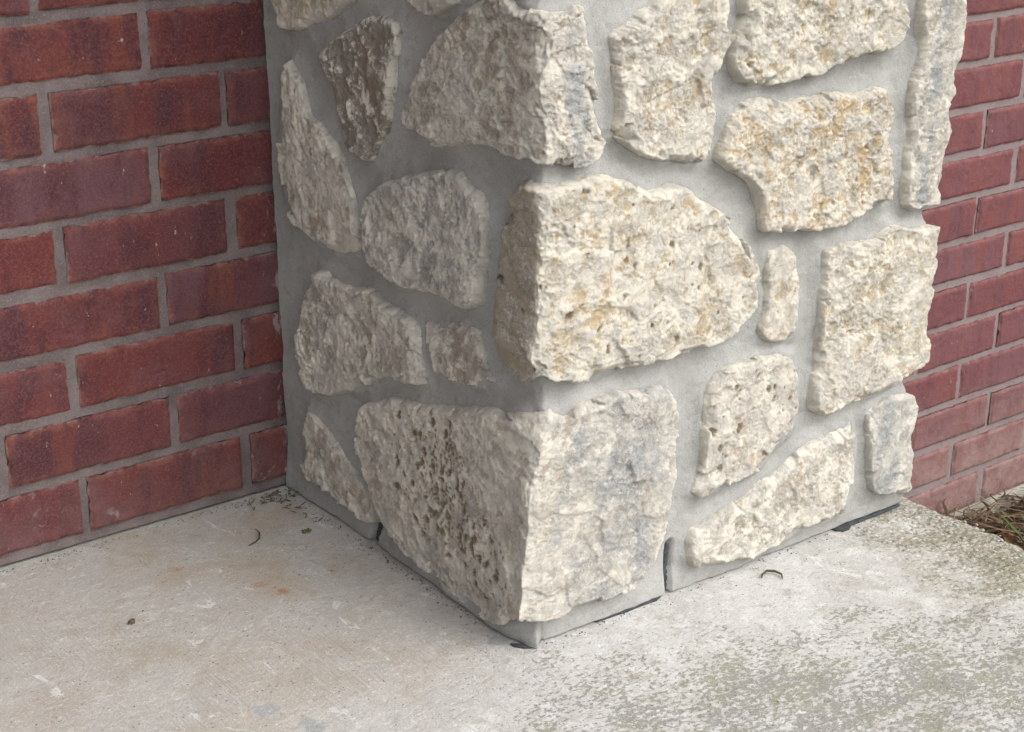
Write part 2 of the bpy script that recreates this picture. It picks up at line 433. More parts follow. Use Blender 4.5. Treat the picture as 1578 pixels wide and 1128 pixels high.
def plain(name, ca, cb, scale=60, rough=0.9, island=False):
    m = Mat(name, rough, 0.2)
    f = m.noise(scale, 4, 0.65)
    c = m.mix(m.ramp(f, 0.3, 0.7), ca, cb)
    if island:
        g = m.n('ShaderNodeNewGeometry')
        c = m.mix(m.math('MULTIPLY', g.outputs['Random Per Island'], 0.8), c, cb if island is True else island)
    m.color(c)
    m.bump(m.noise(scale*6, 4, 0.7), 0.6, 0.001)
    return m.m
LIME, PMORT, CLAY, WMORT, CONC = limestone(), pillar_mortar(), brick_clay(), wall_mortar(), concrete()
SOIL = plain('soil', (0.035, 0.024, 0.016), (0.075, 0.052, 0.034), 40)
FOUND = plain('foundation_concrete', (0.22, 0.205, 0.165), (0.34, 0.325, 0.28), 25)
STRAW = plain('dry_straw', (0.15, 0.10, 0.058), (0.31, 0.225, 0.13), 30, 0.8, (0.05, 0.03, 0.02))
GREEN = plain('green_grass', (0.045, 0.085, 0.022), (0.08, 0.13, 0.04), 40, 0.6)
LEAF = plain('dead_leaf', (0.12, 0.05, 0.022), (0.20, 0.095, 0.045), 60, 0.8)
FELT = plain('roofing_felt', (0.035, 0.038, 0.042), (0.07, 0.075, 0.082), 120, 0.85)
TWIG = plain('dark_twig', (0.06, 0.045, 0.025), (0.12, 0.09, 0.05), 200, 0.85)
MOSS = plain('moss', (0.07, 0.10, 0.018), (0.13, 0.16, 0.03), 200, 0.95)
PEBBLE = plain('pebble', (0.36, 0.335, 0.28), (0.46, 0.43, 0.37), 20, 0.85, (0.24, 0.22, 0.185))
PAINT = plain('shade_roof_paint', (0.55, 0.54, 0.52), (0.60, 0.59, 0.57), 5, 0.7)

# ------------------------------------------------------------------ setting: soil, slab, foundation
YW = 0.4645                       # face of the brick wall
GZ = -0.44                        # soil level
def axis(lo, hi, fine_lo, fine_hi, h, coarse):
    a = list(np.arange(fine_lo, fine_hi + h*0.5, h))
    x, s = fine_lo, h
    left = []
    while x > lo:
        s = min(s*1.35, coarse); x -= s; left.append(max(x, lo))
    x, s = a[-1], h
    right = []
    while x < hi:
        s = min(s*1.35, coarse); x += s; right.append(min(x, hi))
    return np.array(left[::-1] + a + right)
gx = axis(-120, 120, 0.5, 2.4, 0.03, 15)
gy = axis(-120, 120, -1.2, 0.5, 0.03, 15)
X, Y = np.meshgrid(gx, gy)
P = np.stack([X.ravel(), Y.ravel(), np.zeros(X.size)], 1)
P[:, 2] = GZ + 0.02*fbm(P, 6, 3, 5) + 0.012*fbm(P, 30, 2, 9)
tag(mesh_obj('ground', P, grid_faces(len(gx), len(gy)), SOIL), kind='structure')

def build_slab():
    h = 0.0045
    xs = axis(-3.2, 0.592, -0.62, 0.592, h, 0.25)
    xs = xs[xs <= 0.5921]
    ys = axis(-2.6, YW + 0.02, -0.72, YW + 0.02, h, 0.25)
    ys = ys[ys <= YW + 0.021]
    X, Y = np.meshgrid(xs, ys)
    n = X.size
    P = np.stack([X.ravel(), Y.ravel(), np.zeros(n)], 1)
    near = sstep(0.42, 0.57, P[:, 0] + 0.10*fbm(P, 9, 2, 2))
    z = 0.0022*fbm(P, 5, 3, 1) + 0.0006*fbm(P, 60, 2, 4)
    z += near*(0.0022*ridged(P, 70, 2, 6) - 0.0045)
    z = np.where((P[:, 0] > -0.02) & (P[:, 1] > -0.02), np.minimum(z, 0), z)
    # the outer arris, worn and chipped
    yy = np.stack([np.full(n, 0.3), P[:, 1], np.zeros(n)], 1)
    wear = 0.006*fbm(yy, 9, 3, 12) + 0.005*fbm(yy, 45, 2, 13)
    dedge = 0.592 - P[:, 0]
    z -= 0.012*np.exp(-dedge/0.006)*(1 + 0.8*fbm(P, 60, 2, 15))
    P[:, 0] += wear*np.exp(-dedge/0.02)
    P[:, 2] = z
    F = grid_faces(len(xs), len(ys))
    nx, ny = len(xs), len(ys)
    # sides down into the soil
    idx = np.arange(n).reshape(ny, nx)
    V = [P]
    Fs = [F]
    base = n
    for line in (idx[::-1, -1], idx[0, ::-1], idx[:, 0]):
        top = P[line]
        rows = [line]
        for zz in (-0.02, -0.08, -0.2, -0.5):
            q = top.copy()
            q[:, 2] = zz
            q[:, 0] += 0.002*fbm(q, 30, 2, 3)
            V.append(q)
            rows.append(np.arange(base, base + len(line)))
            base += len(line)
        for a, b in zip(rows[:-1], rows[1:]):
            Fs.append(np.stack([a[:-1], b[:-1], b[1:], a[1:]], 1))
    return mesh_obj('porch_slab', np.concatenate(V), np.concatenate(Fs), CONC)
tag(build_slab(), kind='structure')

def box_grid(name, x0, x1, y0, y1, z0, z1, mat, seed=0, amp=0.003):
    xs = np.linspace(x0, x1, int((x1 - x0)/0.02) + 2)
    prof = [(y1, z0), (y0, z0), (y0, (z0 + z1)/2), (y0, z1 - 0.004), (y0 + 0.004, z1), (y1, z1)]
    V = np.array([[x, y, z] for y, z in prof for x in xs])
    V[:, 1] -= amp*(1 + fbm(V, 20, 3, seed))*(V[:, 1] < y1)
    return mesh_obj(name, V, grid_faces(len(xs), len(prof)), mat)
# concrete foundation ledge showing under the lowest course, right of the porch
tag(box_grid('foundation', 0.3, 3.2, YW - 0.002, YW + 0.2, -0.6, -0.412, FOUND, 4), kind='structure')

# unseen roof added over the slab, shaped to keep the sky off the wall
def roof():
    x0, x1, y0, y1 = -3.2, 0.62, -0.45, YW
    V = [(x0, y0, 2.45), (x1, y0, 2.45), (x1, y1, 2.45), (x0, y1, 2.45), (x0, y0, 2.62), (x1, y0, 2.62), (x1, y1, 2.78), (x0, y1, 2.78)]
    return mesh_obj('added_shade_roof', V, [[3, 2, 1, 0], [4, 5, 6, 7], [0, 1, 5, 4], [1, 2, 6, 5], [2, 3, 7, 6], [3, 0, 4, 7]], PAINT, smooth=False)
tag(roof(), kind='structure')

# ------------------------------------------------------------------ brick wall
wall = tag(empty('brick_wall', (0, YW, 0)), 'dark red brick wall in running bond with recessed grey mortar joints behind the stone pillar', 'wall', kind='thing')
ZC = lambda k: (0.0165 + 0.0838*k)*0.85
def wall_bed():
    xs = np.arange(-1.3, 3.2, 0.006)
    zs = np.concatenate([np.arange(-0.412, -0.006, 0.006), np.arange(-0.004, 0.008, 0.001), np.arange(0.012, 0.72, 0.006), np.arange(0.73, 2.46, 0.04)])
    X, Zz = np.meshgrid(xs, zs)
    P = np.stack([X.ravel(), np.full(X.size, 0.0046), Zz.ravel()], 1)
    P[:, 1] += 0.0015*fbm(P, 30, 3, 3) + 0.0006*fbm(P, 150, 2, 8)
    # skim of mortar where the wall meets the slab
    P[:, 1] -= 0.002*np.exp(-np.abs(P[:, 2] - 0.004)/0.006)*(P[:, 0] < 0.1)
    P[:, 1] += 0.012*sstep(0.0034, 0.0018, P[:, 2] + 0.001*fbm(P, 40, 2, 19))*(P[:, 0] < 0.1)*(P[:, 2] > -0.01)
    return mesh_obj('mortar', P, grid_faces(len(xs), len(zs)), WMORT, wall)
wall_bed()
def brick_mesh(L, H, seed, fine, cx, cz):
    st = 0.0028 if fine else 0.012
    nu, nv = max(5, int(L/st)), max(4, int(H/st))
    u = np.linspace(-L/2, L/2, nu)
    v = np.linspace(-H/2, H/2, nv)
    U, Vv = np.meshgrid(u, v)
    U, Vv = U.ravel(), Vv.ravel()
    q = np.stack([U + cx, np.full(U.size, seed*0.37), Vv + cz], 1)
    d = np.minimum(L/2 - np.abs(U), H/2 - np.abs(Vv))
    ragged = 0.0044*fbm(q, 75, 4, 2, 0.6)
    rnd = np.clip(1 - (d + ragged)/0.0048, 0, 1)
    y = 0.0046*rnd**1.6 + 0.0014*fbm(q, 40, 3, 5) + 0.0008*fbm(q, 170, 2, 6)
    # creases of the extruded clay
    cr = np.abs(perlin(q*(1, 1, 0.45), 42, 21))
    y += 0.0016*np.clip(1 - cr/0.045, 0, 1)*sstep(0.05, 0.3, perlin(q, 13, 22))
    du = np.where(np.abs(U) > L/2 - 1e-6, 1.0, 0.0)
    dv = np.where(np.abs(Vv) > H/2 - 1e-6, 1.0, 0.0)
    U2 = U - np.sign(U)*du*np.abs(ragged)*1.2 + 0.0008*fbm(q, 20, 2, 31)
    V2 = Vv - np.sign(Vv)*dv*np.abs(ragged)*1.0 + 0.0012*fbm(q*(1, 1, 0.01), 12, 2, 33)
    front = np.stack([U2, y, V2], 1)
    idx = np.arange(nu*nv).reshape(nv, nu)
    loop = np.concatenate([idx[0, :], idx[1:, -1], idx[-1, -2::-1], idx[-2:0:-1, 0]])
    back = front[loop].copy()
    back[:, 1] = 0.03
    b = np.arange(len(loop)) + nu*nv
    side = np.stack([loop, np.roll(loop, -1), np.roll(b, -1), b], 1)
    edge = np.concatenate([np.exp(-np.maximum(d + ragged, 0)/0.0045), np.ones(len(loop))])
    return np.concatenate([front, back]), np.concatenate([grid_faces(nu, nv)[:, ::-1], side[:, ::-1]])[:, ::-1], edge
def lay_bricks():
    jh = 0.0092
    k = 0
    for r in range(-5, 13):                         # courses from the soil up
        z0, z1 = ZC(r - 1), ZC(r)
        ph = (-0.058 if r % 2 else -0.161)*0.85
        pitch = 0.2366*0.85
        for n in range(-6, 15):
            x0, x1 = ph + n*pitch, ph + (n + 1)*pitch
            if x1 > 2.45: continue
            if r <= 0 and x1 < 0.55: continue       # under the slab
            if x0 < 0.0 < x1: x1 = 0.014            # cut against the pillar
            elif x1 > 0 and x0 < 0.56: continue     # behind the pillar
            if x1 - x0 < 0.02: continue
            zb = z0 - (0.005 if r == 1 and x1 < 0.1 else 0)      # the bottom course sits low on the slab
            rr = random.Random(r*31 + n)
            L = x1 - x0 - jh + rr.uniform(-0.0025, 0.0025)
            H = z1 - zb - jh + rr.uniform(-0.002, 0.002)
            cx, cz = (x0 + x1)/2 + rr.uniform(-0.0015, 0.0015), (zb + z1)/2 + rr.uniform(-0.001, 0.001)
            fine = (-0.55 < cx < 0.02 and r < 10) or (1.1 < cx < 1.75 and r < 8)
            V, F, e = brick_mesh(L, H, k, fine, cx, cz)
            o = mesh_obj('brick', V, F, CLAY, wall, {'edge': e}, loc=(cx, rr.uniform(-0.0012, 0.0012), cz))
            o.rotation_euler = (rr.uniform(-0.008, 0.008), rr.uniform(-0.004, 0.004), rr.uniform(-0.006, 0.006))
            k += 1
lay_bricks()

# ------------------------------------------------------------------ stone pillar
pillar = tag(empty('stone_pillar'), 'square porch pillar faced with rough cream limestone set in grey mortar on the concrete slab', 'pillar', kind='thing')
CN, LE, RE = np.array([.020, -.007]), np.array([.004, .4645]), np.array([.552, -.0095])
DL = (LE - CN)/np.linalg.norm(LE - CN)
DR = (RE - CN)/np.linalg.norm(RE - CN)
NL, NR = np.array([-abs(DL[1]), DL[0]*1.0]), np.array([DR[1], -abs(DR[0])])
if NL @ DL > 1e-6 or True:
    NL = np.array([-DL[1], DL[0]]); NR = np.array([DR[1], -DR[0]])
WL, WR = np.linalg.norm(LE - CN), np.linalg.norm(RE - CN)
RN = CN + DR*WR
DS, NS = np.array([0.0, 1.0]), np.array([1.0, 0.0])
def wrap(s, v, n):
    """a point at s along the unrolled faces (left face negative, right face positive, far side past WR), v up, n proud"""
    s, v, n = map(np.asarray, (s, v, n))
    g0 = np.clip(1 - np.abs(s)/0.06, 0, 1)
    g1 = np.clip(1 - np.abs(s - WR)/0.06, 0, 1)
    a = CN + DL*np.abs(s)[:, None] + NL*n[:, None] - DL*(n*g0)[:, None]
    b = CN + DR*s[:, None] + NR*n[:, None] + DR*(n*(g1 - g0))[:, None]
    c = RN + DS*(s - WR)[:, None] + NS*n[:, None] - DS*(n*g1)[:, None]
    xy = np.where((s < 0)[:, None], a, np.where((s < WR)[:, None], b, c))
    return np.concatenate([xy, v[:, None]], 1)
OUT = {
    's1': [(-0.4474,0.5948), (-0.4333,0.5805), (-0.4230,0.5679), (-0.4258,0.5595), (-0.4092,0.5527), (-0.3863,0.5557), (-0.3598,0.5640), (-0.3340,0.5722), (-0.3013,0.5876), (-0.2730,0.6049), (-0.2587,0.6211), (-0.3399,0.6331), (-0.4299,0.6145)],
    's2': [(-0.1946,0.6228), (-0.1858,0.6096), (-0.1737,0.6031), (-0.1556,0.6005), (-0.1406,0.6019), (-0.1227,0.6101), (-0.1052,0.6191), (-0.0992,0.6299), (-0.1161,0.6433), (-0.1663,0.6398)],
    's3': [(-0.2438,0.5937), (-0.2323,0.5954), (-0.2277,0.5920), (-0.2084,0.5935), (-0.2072,0.5855), (-0.2012,0.5772), (-0.2032,0.5679), (-0.2069,0.5564), (-0.2095,0.5339), (-0.2154,0.5106), (-0.2245,0.4902), (-0.2301,0.4778), (-0.2458,0.4634), (-0.2481,0.4533), (-0.2642,0.4384), (-0.2830,0.4427), (-0.3037,0.4488), (-0.3188,0.4620), (-0.3246,0.4809), (-0.3315,0.5094), (-0.3483,0.5265), (-0.3567,0.5351), (-0.3524,0.5436), (-0.3354,0.5537), (-0.3025,0.5705), (-0.2675,0.5852)],
    's4': [(-0.4096,0.5276), (-0.4065,0.5200), (-0.3905,0.5083), (-0.3784,0.4961), (-0.3737,0.4847), (-0.3748,0.4724), (-0.3566,0.4674), (-0.3388,0.4605), (-0.3216,0.4475), (-0.3081,0.4359), (-0.3053,0.4244), (-0.2921,0.4089), (-0.2892,0.3994), (-0.2897,0.3794), (-0.2882,0.3572), (-0.2873,0.3430), (-0.2969,0.3334), (-0.3155,0.3262), (-0.3378,0.3236), (-0.3602,0.3258), (-0.3869,0.3281), (-0.4133,0.3394), (-0.4282,0.3491), (-0.4356,0.3557), (-0.4396,0.3765), (-0.4405,0.4085), (-0.4414,0.4402), (-0.4342,0.4728), (-0.4278,0.4985), (-0.4180,0.5204)],
    's5': [(-0.0880,0.6244), (-0.0602,0.6360), (-0.0319,0.6341), (-0.0287,0.6297), (-0.0171,0.6282), (-0.0066,0.6257), (0.0032,0.6243), (0.0149,0.6249), (0.0217,0.6233), (0.0267,0.6268), (0.0352,0.6283), (0.0413,0.6243), (0.0440,0.6150), (0.0469,0.5981), (0.0499,0.5810), (0.0519,0.5639), (0.0540,0.5466), (0.0561,0.5291), (0.0611,0.5144), (0.0604,0.5006), (0.0534,0.4860), (0.0462,0.4829), (0.0356,0.4814), (0.0197,0.4826), (0.0076,0.4854), (0.0007,0.4875), (-0.0080,0.4887), (-0.0188,0.4922), (-0.0298,0.4883), (-0.0454,0.4903), (-0.0616,0.4928), (-0.0758,0.4928), (-0.1020,0.4853), (-0.1199,0.4792), (-0.1381,0.4767), (-0.1626,0.4796), (-0.1813,0.4837), (-0.1906,0.4905), (-0.1951,0.4972), (-0.1914,0.5108), (-0.1828,0.5270), (-0.1697,0.5454), (-0.1583,0.5633), (-0.1471,0.5826), (-0.1349,0.5930), (-0.1170,0.6057), (-0.0995,0.6163)],
    's6': [(-0.1324,0.4612), (-0.1173,0.4632), (-0.1055,0.4582), (-0.0938,0.4505), (-0.0822,0.4483), (-0.0735,0.4428), (-0.0664,0.4352), (-0.0666,0.4191), (-0.0668,0.4025), (-0.0684,0.3835), (-0.0730,0.3674), (-0.0747,0.3499), (-0.0778,0.3357), (-0.0899,0.3267), (-0.1112,0.3249), (-0.1298,0.3248), (-0.1486,0.3248), (-0.1711,0.3225), (-0.2007,0.3213), (-0.2275,0.3226), (-0.2479,0.3257), (-0.2650,0.3318), (-0.2748,0.3459), (-0.2754,0.3642), (-0.2762,0.3804), (-0.2699,0.3994), (-0.2571,0.4121), (-0.2428,0.4249), (-0.2223,0.4330), (-0.2091,0.4346), (-0.1990,0.4424), (-0.1828,0.4456), (-0.1635,0.4532), (-0.1479,0.4572)],
    's7': [(-0.3716,0.3025), (-0.3542,0.3057), (-0.3471,0.2989), (-0.3209,0.3001), (-0.2990,0.2993), (-0.2735,0.3058), (-0.2563,0.2987), (-0.2323,0.2936), (-0.2118,0.2960), (-0.1919,0.2911), (-0.1823,0.2836), (-0.1785,0.2703), (-0.1784,0.2539), (-0.1724,0.2371), (-0.1745,0.2239), (-0.1847,0.2191), (-0.2050,0.2167), (-0.2293,0.2114), (-0.2470,0.2081), (-0.2689,0.1970), (-0.2915,0.1835), (-0.3224,0.1672), (-0.3538,0.1562), (-0.3820,0.1474), (-0.4016,0.1517), (-0.4145,0.1663), (-0.4193,0.1811), (-0.4260,0.1976), (-0.4202,0.2176), (-0.4093,0.2499), (-0.3915,0.2724), (-0.3783,0.2911)],
    's8': [(-0.1737,0.2951), (-0.1558,0.2980), (-0.1366,0.3022), (-0.1286,0.3074), (-0.1084,0.3110), (-0.0901,0.3111), (-0.0781,0.3105), (-0.0753,0.2977), (-0.0740,0.2786), (-0.0637,0.2699), (-0.0558,0.2647), (-0.0595,0.2574), (-0.0789,0.2494), (-0.0973,0.2457), (-0.1160,0.2430), (-0.1383,0.2392), (-0.1577,0.2364), (-0.1658,0.2391), (-0.1719,0.2538), (-0.1735,0.2717)],
    's9': [(0.0002,0.4722), (0.0158,0.4701), (0.0307,0.4709), (0.0439,0.4712), (0.0514,0.4744), (0.0637,0.4723), (0.0782,0.4672), (0.0928,0.4631), (0.1053,0.4554), (0.1167,0.4497), (0.1355,0.4477), (0.1429,0.4514), (0.1583,0.4500), (0.1715,0.4421), (0.1853,0.4279), (0.2042,0.4198), (0.2183,0.4084), (0.2300,0.3941), (0.2418,0.3818), (0.2538,0.3671), (0.2617,0.3552), (0.2672,0.3372), (0.2671,0.3179), (0.2654,0.3032), (0.2532,0.2949), (0.2399,0.2848), (0.2237,0.2774), (0.2074,0.2735), (0.1883,0.2723), (0.1669,0.2717), (0.1404,0.2713), (0.1093,0.2721), (0.0838,0.2717), (0.0638,0.2712), (0.0470,0.2721), (0.0312,0.2752), (0.0117,0.2819), (0.0000,0.2878), (-0.0070,0.2831), (-0.0161,0.2788), (-0.0322,0.2775), (-0.0462,0.2810), (-0.0521,0.2953), (-0.0543,0.3118), (-0.0519,0.3336), (-0.0494,0.3608), (-0.0469,0.3894), (-0.0445,0.4176), (-0.0433,0.4360), (-0.0411,0.4380), (-0.0365,0.4518), (-0.0320,0.4618), (-0.0232,0.4693), (-0.0101,0.4743)],
    's10': [(-0.0012,0.2536), (-0.0096,0.2509), (-0.0296,0.2454), (-0.0502,0.2385), (-0.0664,0.2375), (-0.0891,0.2290), (-0.1084,0.2254), (-0.1442,0.2127), (-0.1687,0.2075), (-0.1939,0.2009), (-0.2151,0.1995), (-0.2369,0.1953), (-0.2595,0.1828), (-0.2872,0.1700), (-0.2951,0.1536), (-0.3036,0.1284), (-0.3000,0.1099), (-0.2874,0.0887), (-0.2747,0.0676), (-0.2620,0.0495), (-0.2445,0.0361), (-0.2228,0.0218), (-0.1965,0.0180), (-0.1666,0.0133), (-0.1372,0.0115), (-0.1127,0.0052), (-0.0846,0.0036), (-0.0544,0.0050), (-0.0358,0.0112), (0.0000,0.0389), (0.0000,0.0347), (0.0089,0.0312), (0.0266,0.0252), (0.0445,0.0248), (0.0664,0.0262), (0.0891,0.0272), (0.1122,0.0282), (0.1284,0.0416), (0.1379,0.0557), (0.1504,0.0802), (0.1562,0.1010), (0.1585,0.1255), (0.1644,0.1432), (0.1665,0.1701), (0.1669,0.1972), (0.1607,0.2229), (0.1533,0.2406), (0.1431,0.2522), (0.1302,0.2500), (0.1175,0.2464), (0.0921,0.2512), (0.0703,0.2538), (0.0584,0.2517), (0.0436,0.2535), (0.0339,0.2514), (0.0267,0.2434), (0.0171,0.2426), (0.0051,0.2483)],
    's11': [(-0.4104,0.1265), (-0.3959,0.1196), (-0.3717,0.1115), (-0.3482,0.0991), (-0.3295,0.0911), (-0.3114,0.0773), (-0.2931,0.0695), (-0.2801,0.0542), (-0.2716,0.0401), (-0.2676,0.0301), (-0.2913,0.0209), (-0.3198,0.0203), (-0.3487,0.0227), (-0.3732,0.0270), (-0.3982,0.0299), (-0.4236,0.0328), (-0.4301,0.0472), (-0.4229,0.0707), (-0.4202,0.1013)],
    'r1': [(0.1214,0.6242), (0.1347,0.6331), (0.2097,0.6337), (0.2130,0.6125), (0.2097,0.5953), (0.2118,0.5809), (0.2102,0.5686), (0.1998,0.5591), (0.1983,0.5431), (0.1969,0.5252), (0.1967,0.5071), (0.1951,0.4926), (0.1912,0.4747), (0.1843,0.4665), (0.1760,0.4631), (0.1614,0.4634), (0.1420,0.4691), (0.1228,0.4756), (0.1040,0.4810), (0.0946,0.4887), (0.0852,0.4953), (0.0749,0.5021), (0.0724,0.5094), (0.0753,0.5265), (0.0759,0.5437), (0.0700,0.5547), (0.0706,0.5734), (0.0691,0.5871), (0.0689,0.5972), (0.0774,0.6048), (0.0905,0.6102), (0.1037,0.6174)],
    'r2': [(0.2248,0.6258), (0.2243,0.6150), (0.2263,0.6039), (0.2223,0.5878), (0.2155,0.5756), (0.2113,0.5613), (0.2173,0.5476), (0.2257,0.5363), (0.2443,0.5293), (0.2629,0.5271), (0.2814,0.5287), (0.2976,0.5277), (0.3165,0.5294), (0.3356,0.5310), (0.3519,0.5350), (0.3740,0.5384), (0.3964,0.5408), (0.4164,0.5406), (0.4361,0.5434), (0.4497,0.5499), (0.4579,0.5641), (0.4606,0.5778), (0.4558,0.5941), (0.4454,0.6108), (0.3317,0.6317)],
    'r3': [(0.2323,0.5156), (0.2397,0.5204), (0.2581,0.5200), (0.2769,0.5177), (0.2937,0.5098), (0.3043,0.5123), (0.3206,0.5142), (0.3429,0.5125), (0.3655,0.5107), (0.3826,0.5096), (0.4000,0.5074), (0.4115,0.5070), (0.4257,0.5093), (0.4390,0.5056), (0.4463,0.4924), (0.4501,0.4733), (0.4524,0.4522), (0.4530,0.4312), (0.4546,0.4098), (0.4592,0.3878), (0.4541,0.3800), (0.4359,0.3787), (0.3765,0.3652), (0.3608,0.3645), (0.3352,0.3701), (0.3103,0.3733), (0.2920,0.3754), (0.2707,0.3802), (0.2655,0.3899), (0.2632,0.4013), (0.2638,0.4071), (0.2588,0.4200), (0.2484,0.4336), (0.2373,0.4413), (0.2237,0.4473), (0.2101,0.4571), (0.2006,0.4643), (0.2062,0.4789), (0.2120,0.4896), (0.2149,0.5045), (0.2184,0.5097)],
    'r4': [(0.4734,0.6083), (0.4749,0.5922), (0.4769,0.5720), (0.4811,0.5512), (0.4838,0.5345), (0.4797,0.5187), (0.4742,0.5052), (0.4750,0.4864), (0.4781,0.4692), (0.4784,0.4482), (0.4764,0.4275), (0.4756,0.4064), (0.4770,0.3847), (0.4838,0.3703), (0.5002,0.3615), (0.5046,0.3625), (0.5164,0.3635), (0.5221,0.3657), (0.5313,0.3722), (0.5319,0.3822), (0.5338,0.3951), (0.5373,0.4110), (0.5384,0.4165), (0.5381,0.4412), (0.5361,0.4578), (0.5377,0.4737), (0.5362,0.4901), (0.5346,0.5096), (0.5340,0.5304), (0.5353,0.5461), (0.5365,0.5618), (0.5402,0.5755), (0.5389,0.5850), (0.5383,0.5975)],
    'r6': [(0.2827,0.3591), (0.2963,0.3589), (0.3051,0.3629), (0.3149,0.3555), (0.3248,0.3480), (0.3291,0.3335), (0.3323,0.3144), (0.3326,0.2934), (0.3329,0.2722), (0.3309,0.2584), (0.3203,0.2536), (0.3016,0.2542), (0.2858,0.2583), (0.2745,0.2671), (0.2749,0.2821), (0.2783,0.2975), (0.2787,0.3135), (0.2788,0.3316), (0.2789,0.3497)],
    'r7': [(0.3624,0.3469), (0.3784,0.3464), (0.3975,0.3487), (0.4275,0.3434), (0.4441,0.3440), (0.4563,0.3537), (0.4695,0.3561), (0.4873,0.3489), (0.5018,0.3446), (0.5161,0.3428), (0.5239,0.3375), (0.5277,0.3159), (0.5335,0.2899), (0.5322,0.2753), (0.5285,0.2562), (0.5253,0.2318), (0.5266,0.2060), (0.5274,0.1852), (0.5167,0.1753), (0.5060,0.1654), (0.4895,0.1573), (0.4656,0.1563), (0.4380,0.1553), (0.4178,0.1527), (0.3977,0.1513), (0.3778,0.1512), (0.3603,0.1618), (0.3544,0.1732), (0.3571,0.1971), (0.3598,0.2209), (0.3625,0.2444), (0.3619,0.2685), (0.3596,0.2927), (0.3590,0.3162), (0.3616,0.3390)],
    'r8': [(0.2194,0.2423), (0.2414,0.2453), (0.2624,0.2452), (0.2744,0.2472), (0.2930,0.2454), (0.3086,0.2443), (0.3250,0.2359), (0.3320,0.2272), (0.3358,0.2021), (0.3396,0.1768), (0.3398,0.1703), (0.3402,0.1535), (0.3327,0.1438), (0.3201,0.1342), (0.3043,0.1254), (0.2950,0.1176), (0.2887,0.1141), (0.2693,0.1117), (0.2470,0.1102), (0.2282,0.1052), (0.2096,0.1015), (0.1938,0.1073), (0.1873,0.1142), (0.1929,0.1252), (0.1984,0.1361), (0.2007,0.1505), (0.2027,0.1697), (0.2031,0.1918), (0.2006,0.2094), (0.2041,0.2279)],
    'r9': [(0.4296,0.1403), (0.4353,0.1202), (0.4401,0.0920), (0.4403,0.0730), (0.4368,0.0548), (0.4336,0.0337), (0.4242,0.0198), (0.3958,0.0171), (0.3641,0.0169), (0.3366,0.0156), (0.3096,0.0130), (0.2863,0.0108), (0.2598,0.0123), (0.2337,0.0152), (0.2079,0.0193), (0.1917,0.0271), (0.1847,0.0435), (0.1853,0.0614), (0.1925,0.0720), (0.2080,0.0739), (0.2266,0.0800), (0.2423,0.0832), (0.2644,0.0898), (0.2834,0.0975), (0.3025,0.1052), (0.3221,0.1103), (0.3315,0.1182), (0.3478,0.1243), (0.3678,0.1296), (0.3851,0.1291), (0.4020,0.1340), (0.4198,0.1321), (0.4244,0.1389)],
    'r10': [(0.4510,0.1402), (0.4684,0.1466), (0.4835,0.1504), (0.5015,0.1504), (0.5126,0.1458), (0.5218,0.1308), (0.5289,0.1067), (0.5313,0.0838), (0.5273,0.0627), (0.5343,0.0407), (0.5346,0.0235), (0.5328,0.0099), (0.5153,0.0131), (0.4990,0.0217), (0.4801,0.0283), (0.4676,0.0407), (0.4619,0.0589), (0.4587,0.0871), (0.4519,0.1159), (0.4482,0.1329)],
}
def resample(poly, h):
    p = np.array(poly)
    q = np.concatenate([p, p[:1]])
    # rounded corners: one pass of corner cutting
    q = np.stack([q[:-1]*0.8 + q[1:]*0.2, q[:-1]*0.2 + q[1:]*0.8], 1).reshape(-1, 2)
    q = np.concatenate([q, q[:1]])
    L = np.concatenate([[0], np.cumsum(np.linalg.norm(np.diff(q, axis=0), axis=1))])
    m = max(12, int(L[-1]/h))
    t = np.linspace(0, L[-1], m, endpoint=False)
    return np.stack([np.interp(t, L, q[:, 0]), np.interp(t, L, q[:, 1])], 1)
def sdist(pts, poly):
    """distance to the outline, positive inside"""
    a, b = poly, np.roll(poly, -1, 0)
    out = np.empty(len(pts))
    for i in range(0, len(pts), 4000):
        p = pts[i:i + 4000, None]
        ab = (b - a)[None]
        t = np.clip(((p - a)*ab).sum(2)/((ab**2).sum(2) + 1e-18), 0, 1)
        d = np.sqrt((((a + t[..., None]*ab) - p)**2).sum(2)).min(1)
        ya, yb = a[None, :, 1], b[None, :, 1]
        px, py = p[..., 0], p[..., 1]
        cr = (ya > py) != (yb > py)
        xi = a[None, :, 0] + (py - ya)/np.where(yb == ya, 1e-12, yb - ya)*(b - a)[None, :, 0]
        ins = (cr & (px < xi)).sum(1) % 2 == 1
        out[i:i + 4000] = np.where(ins, d, -d)
    return out
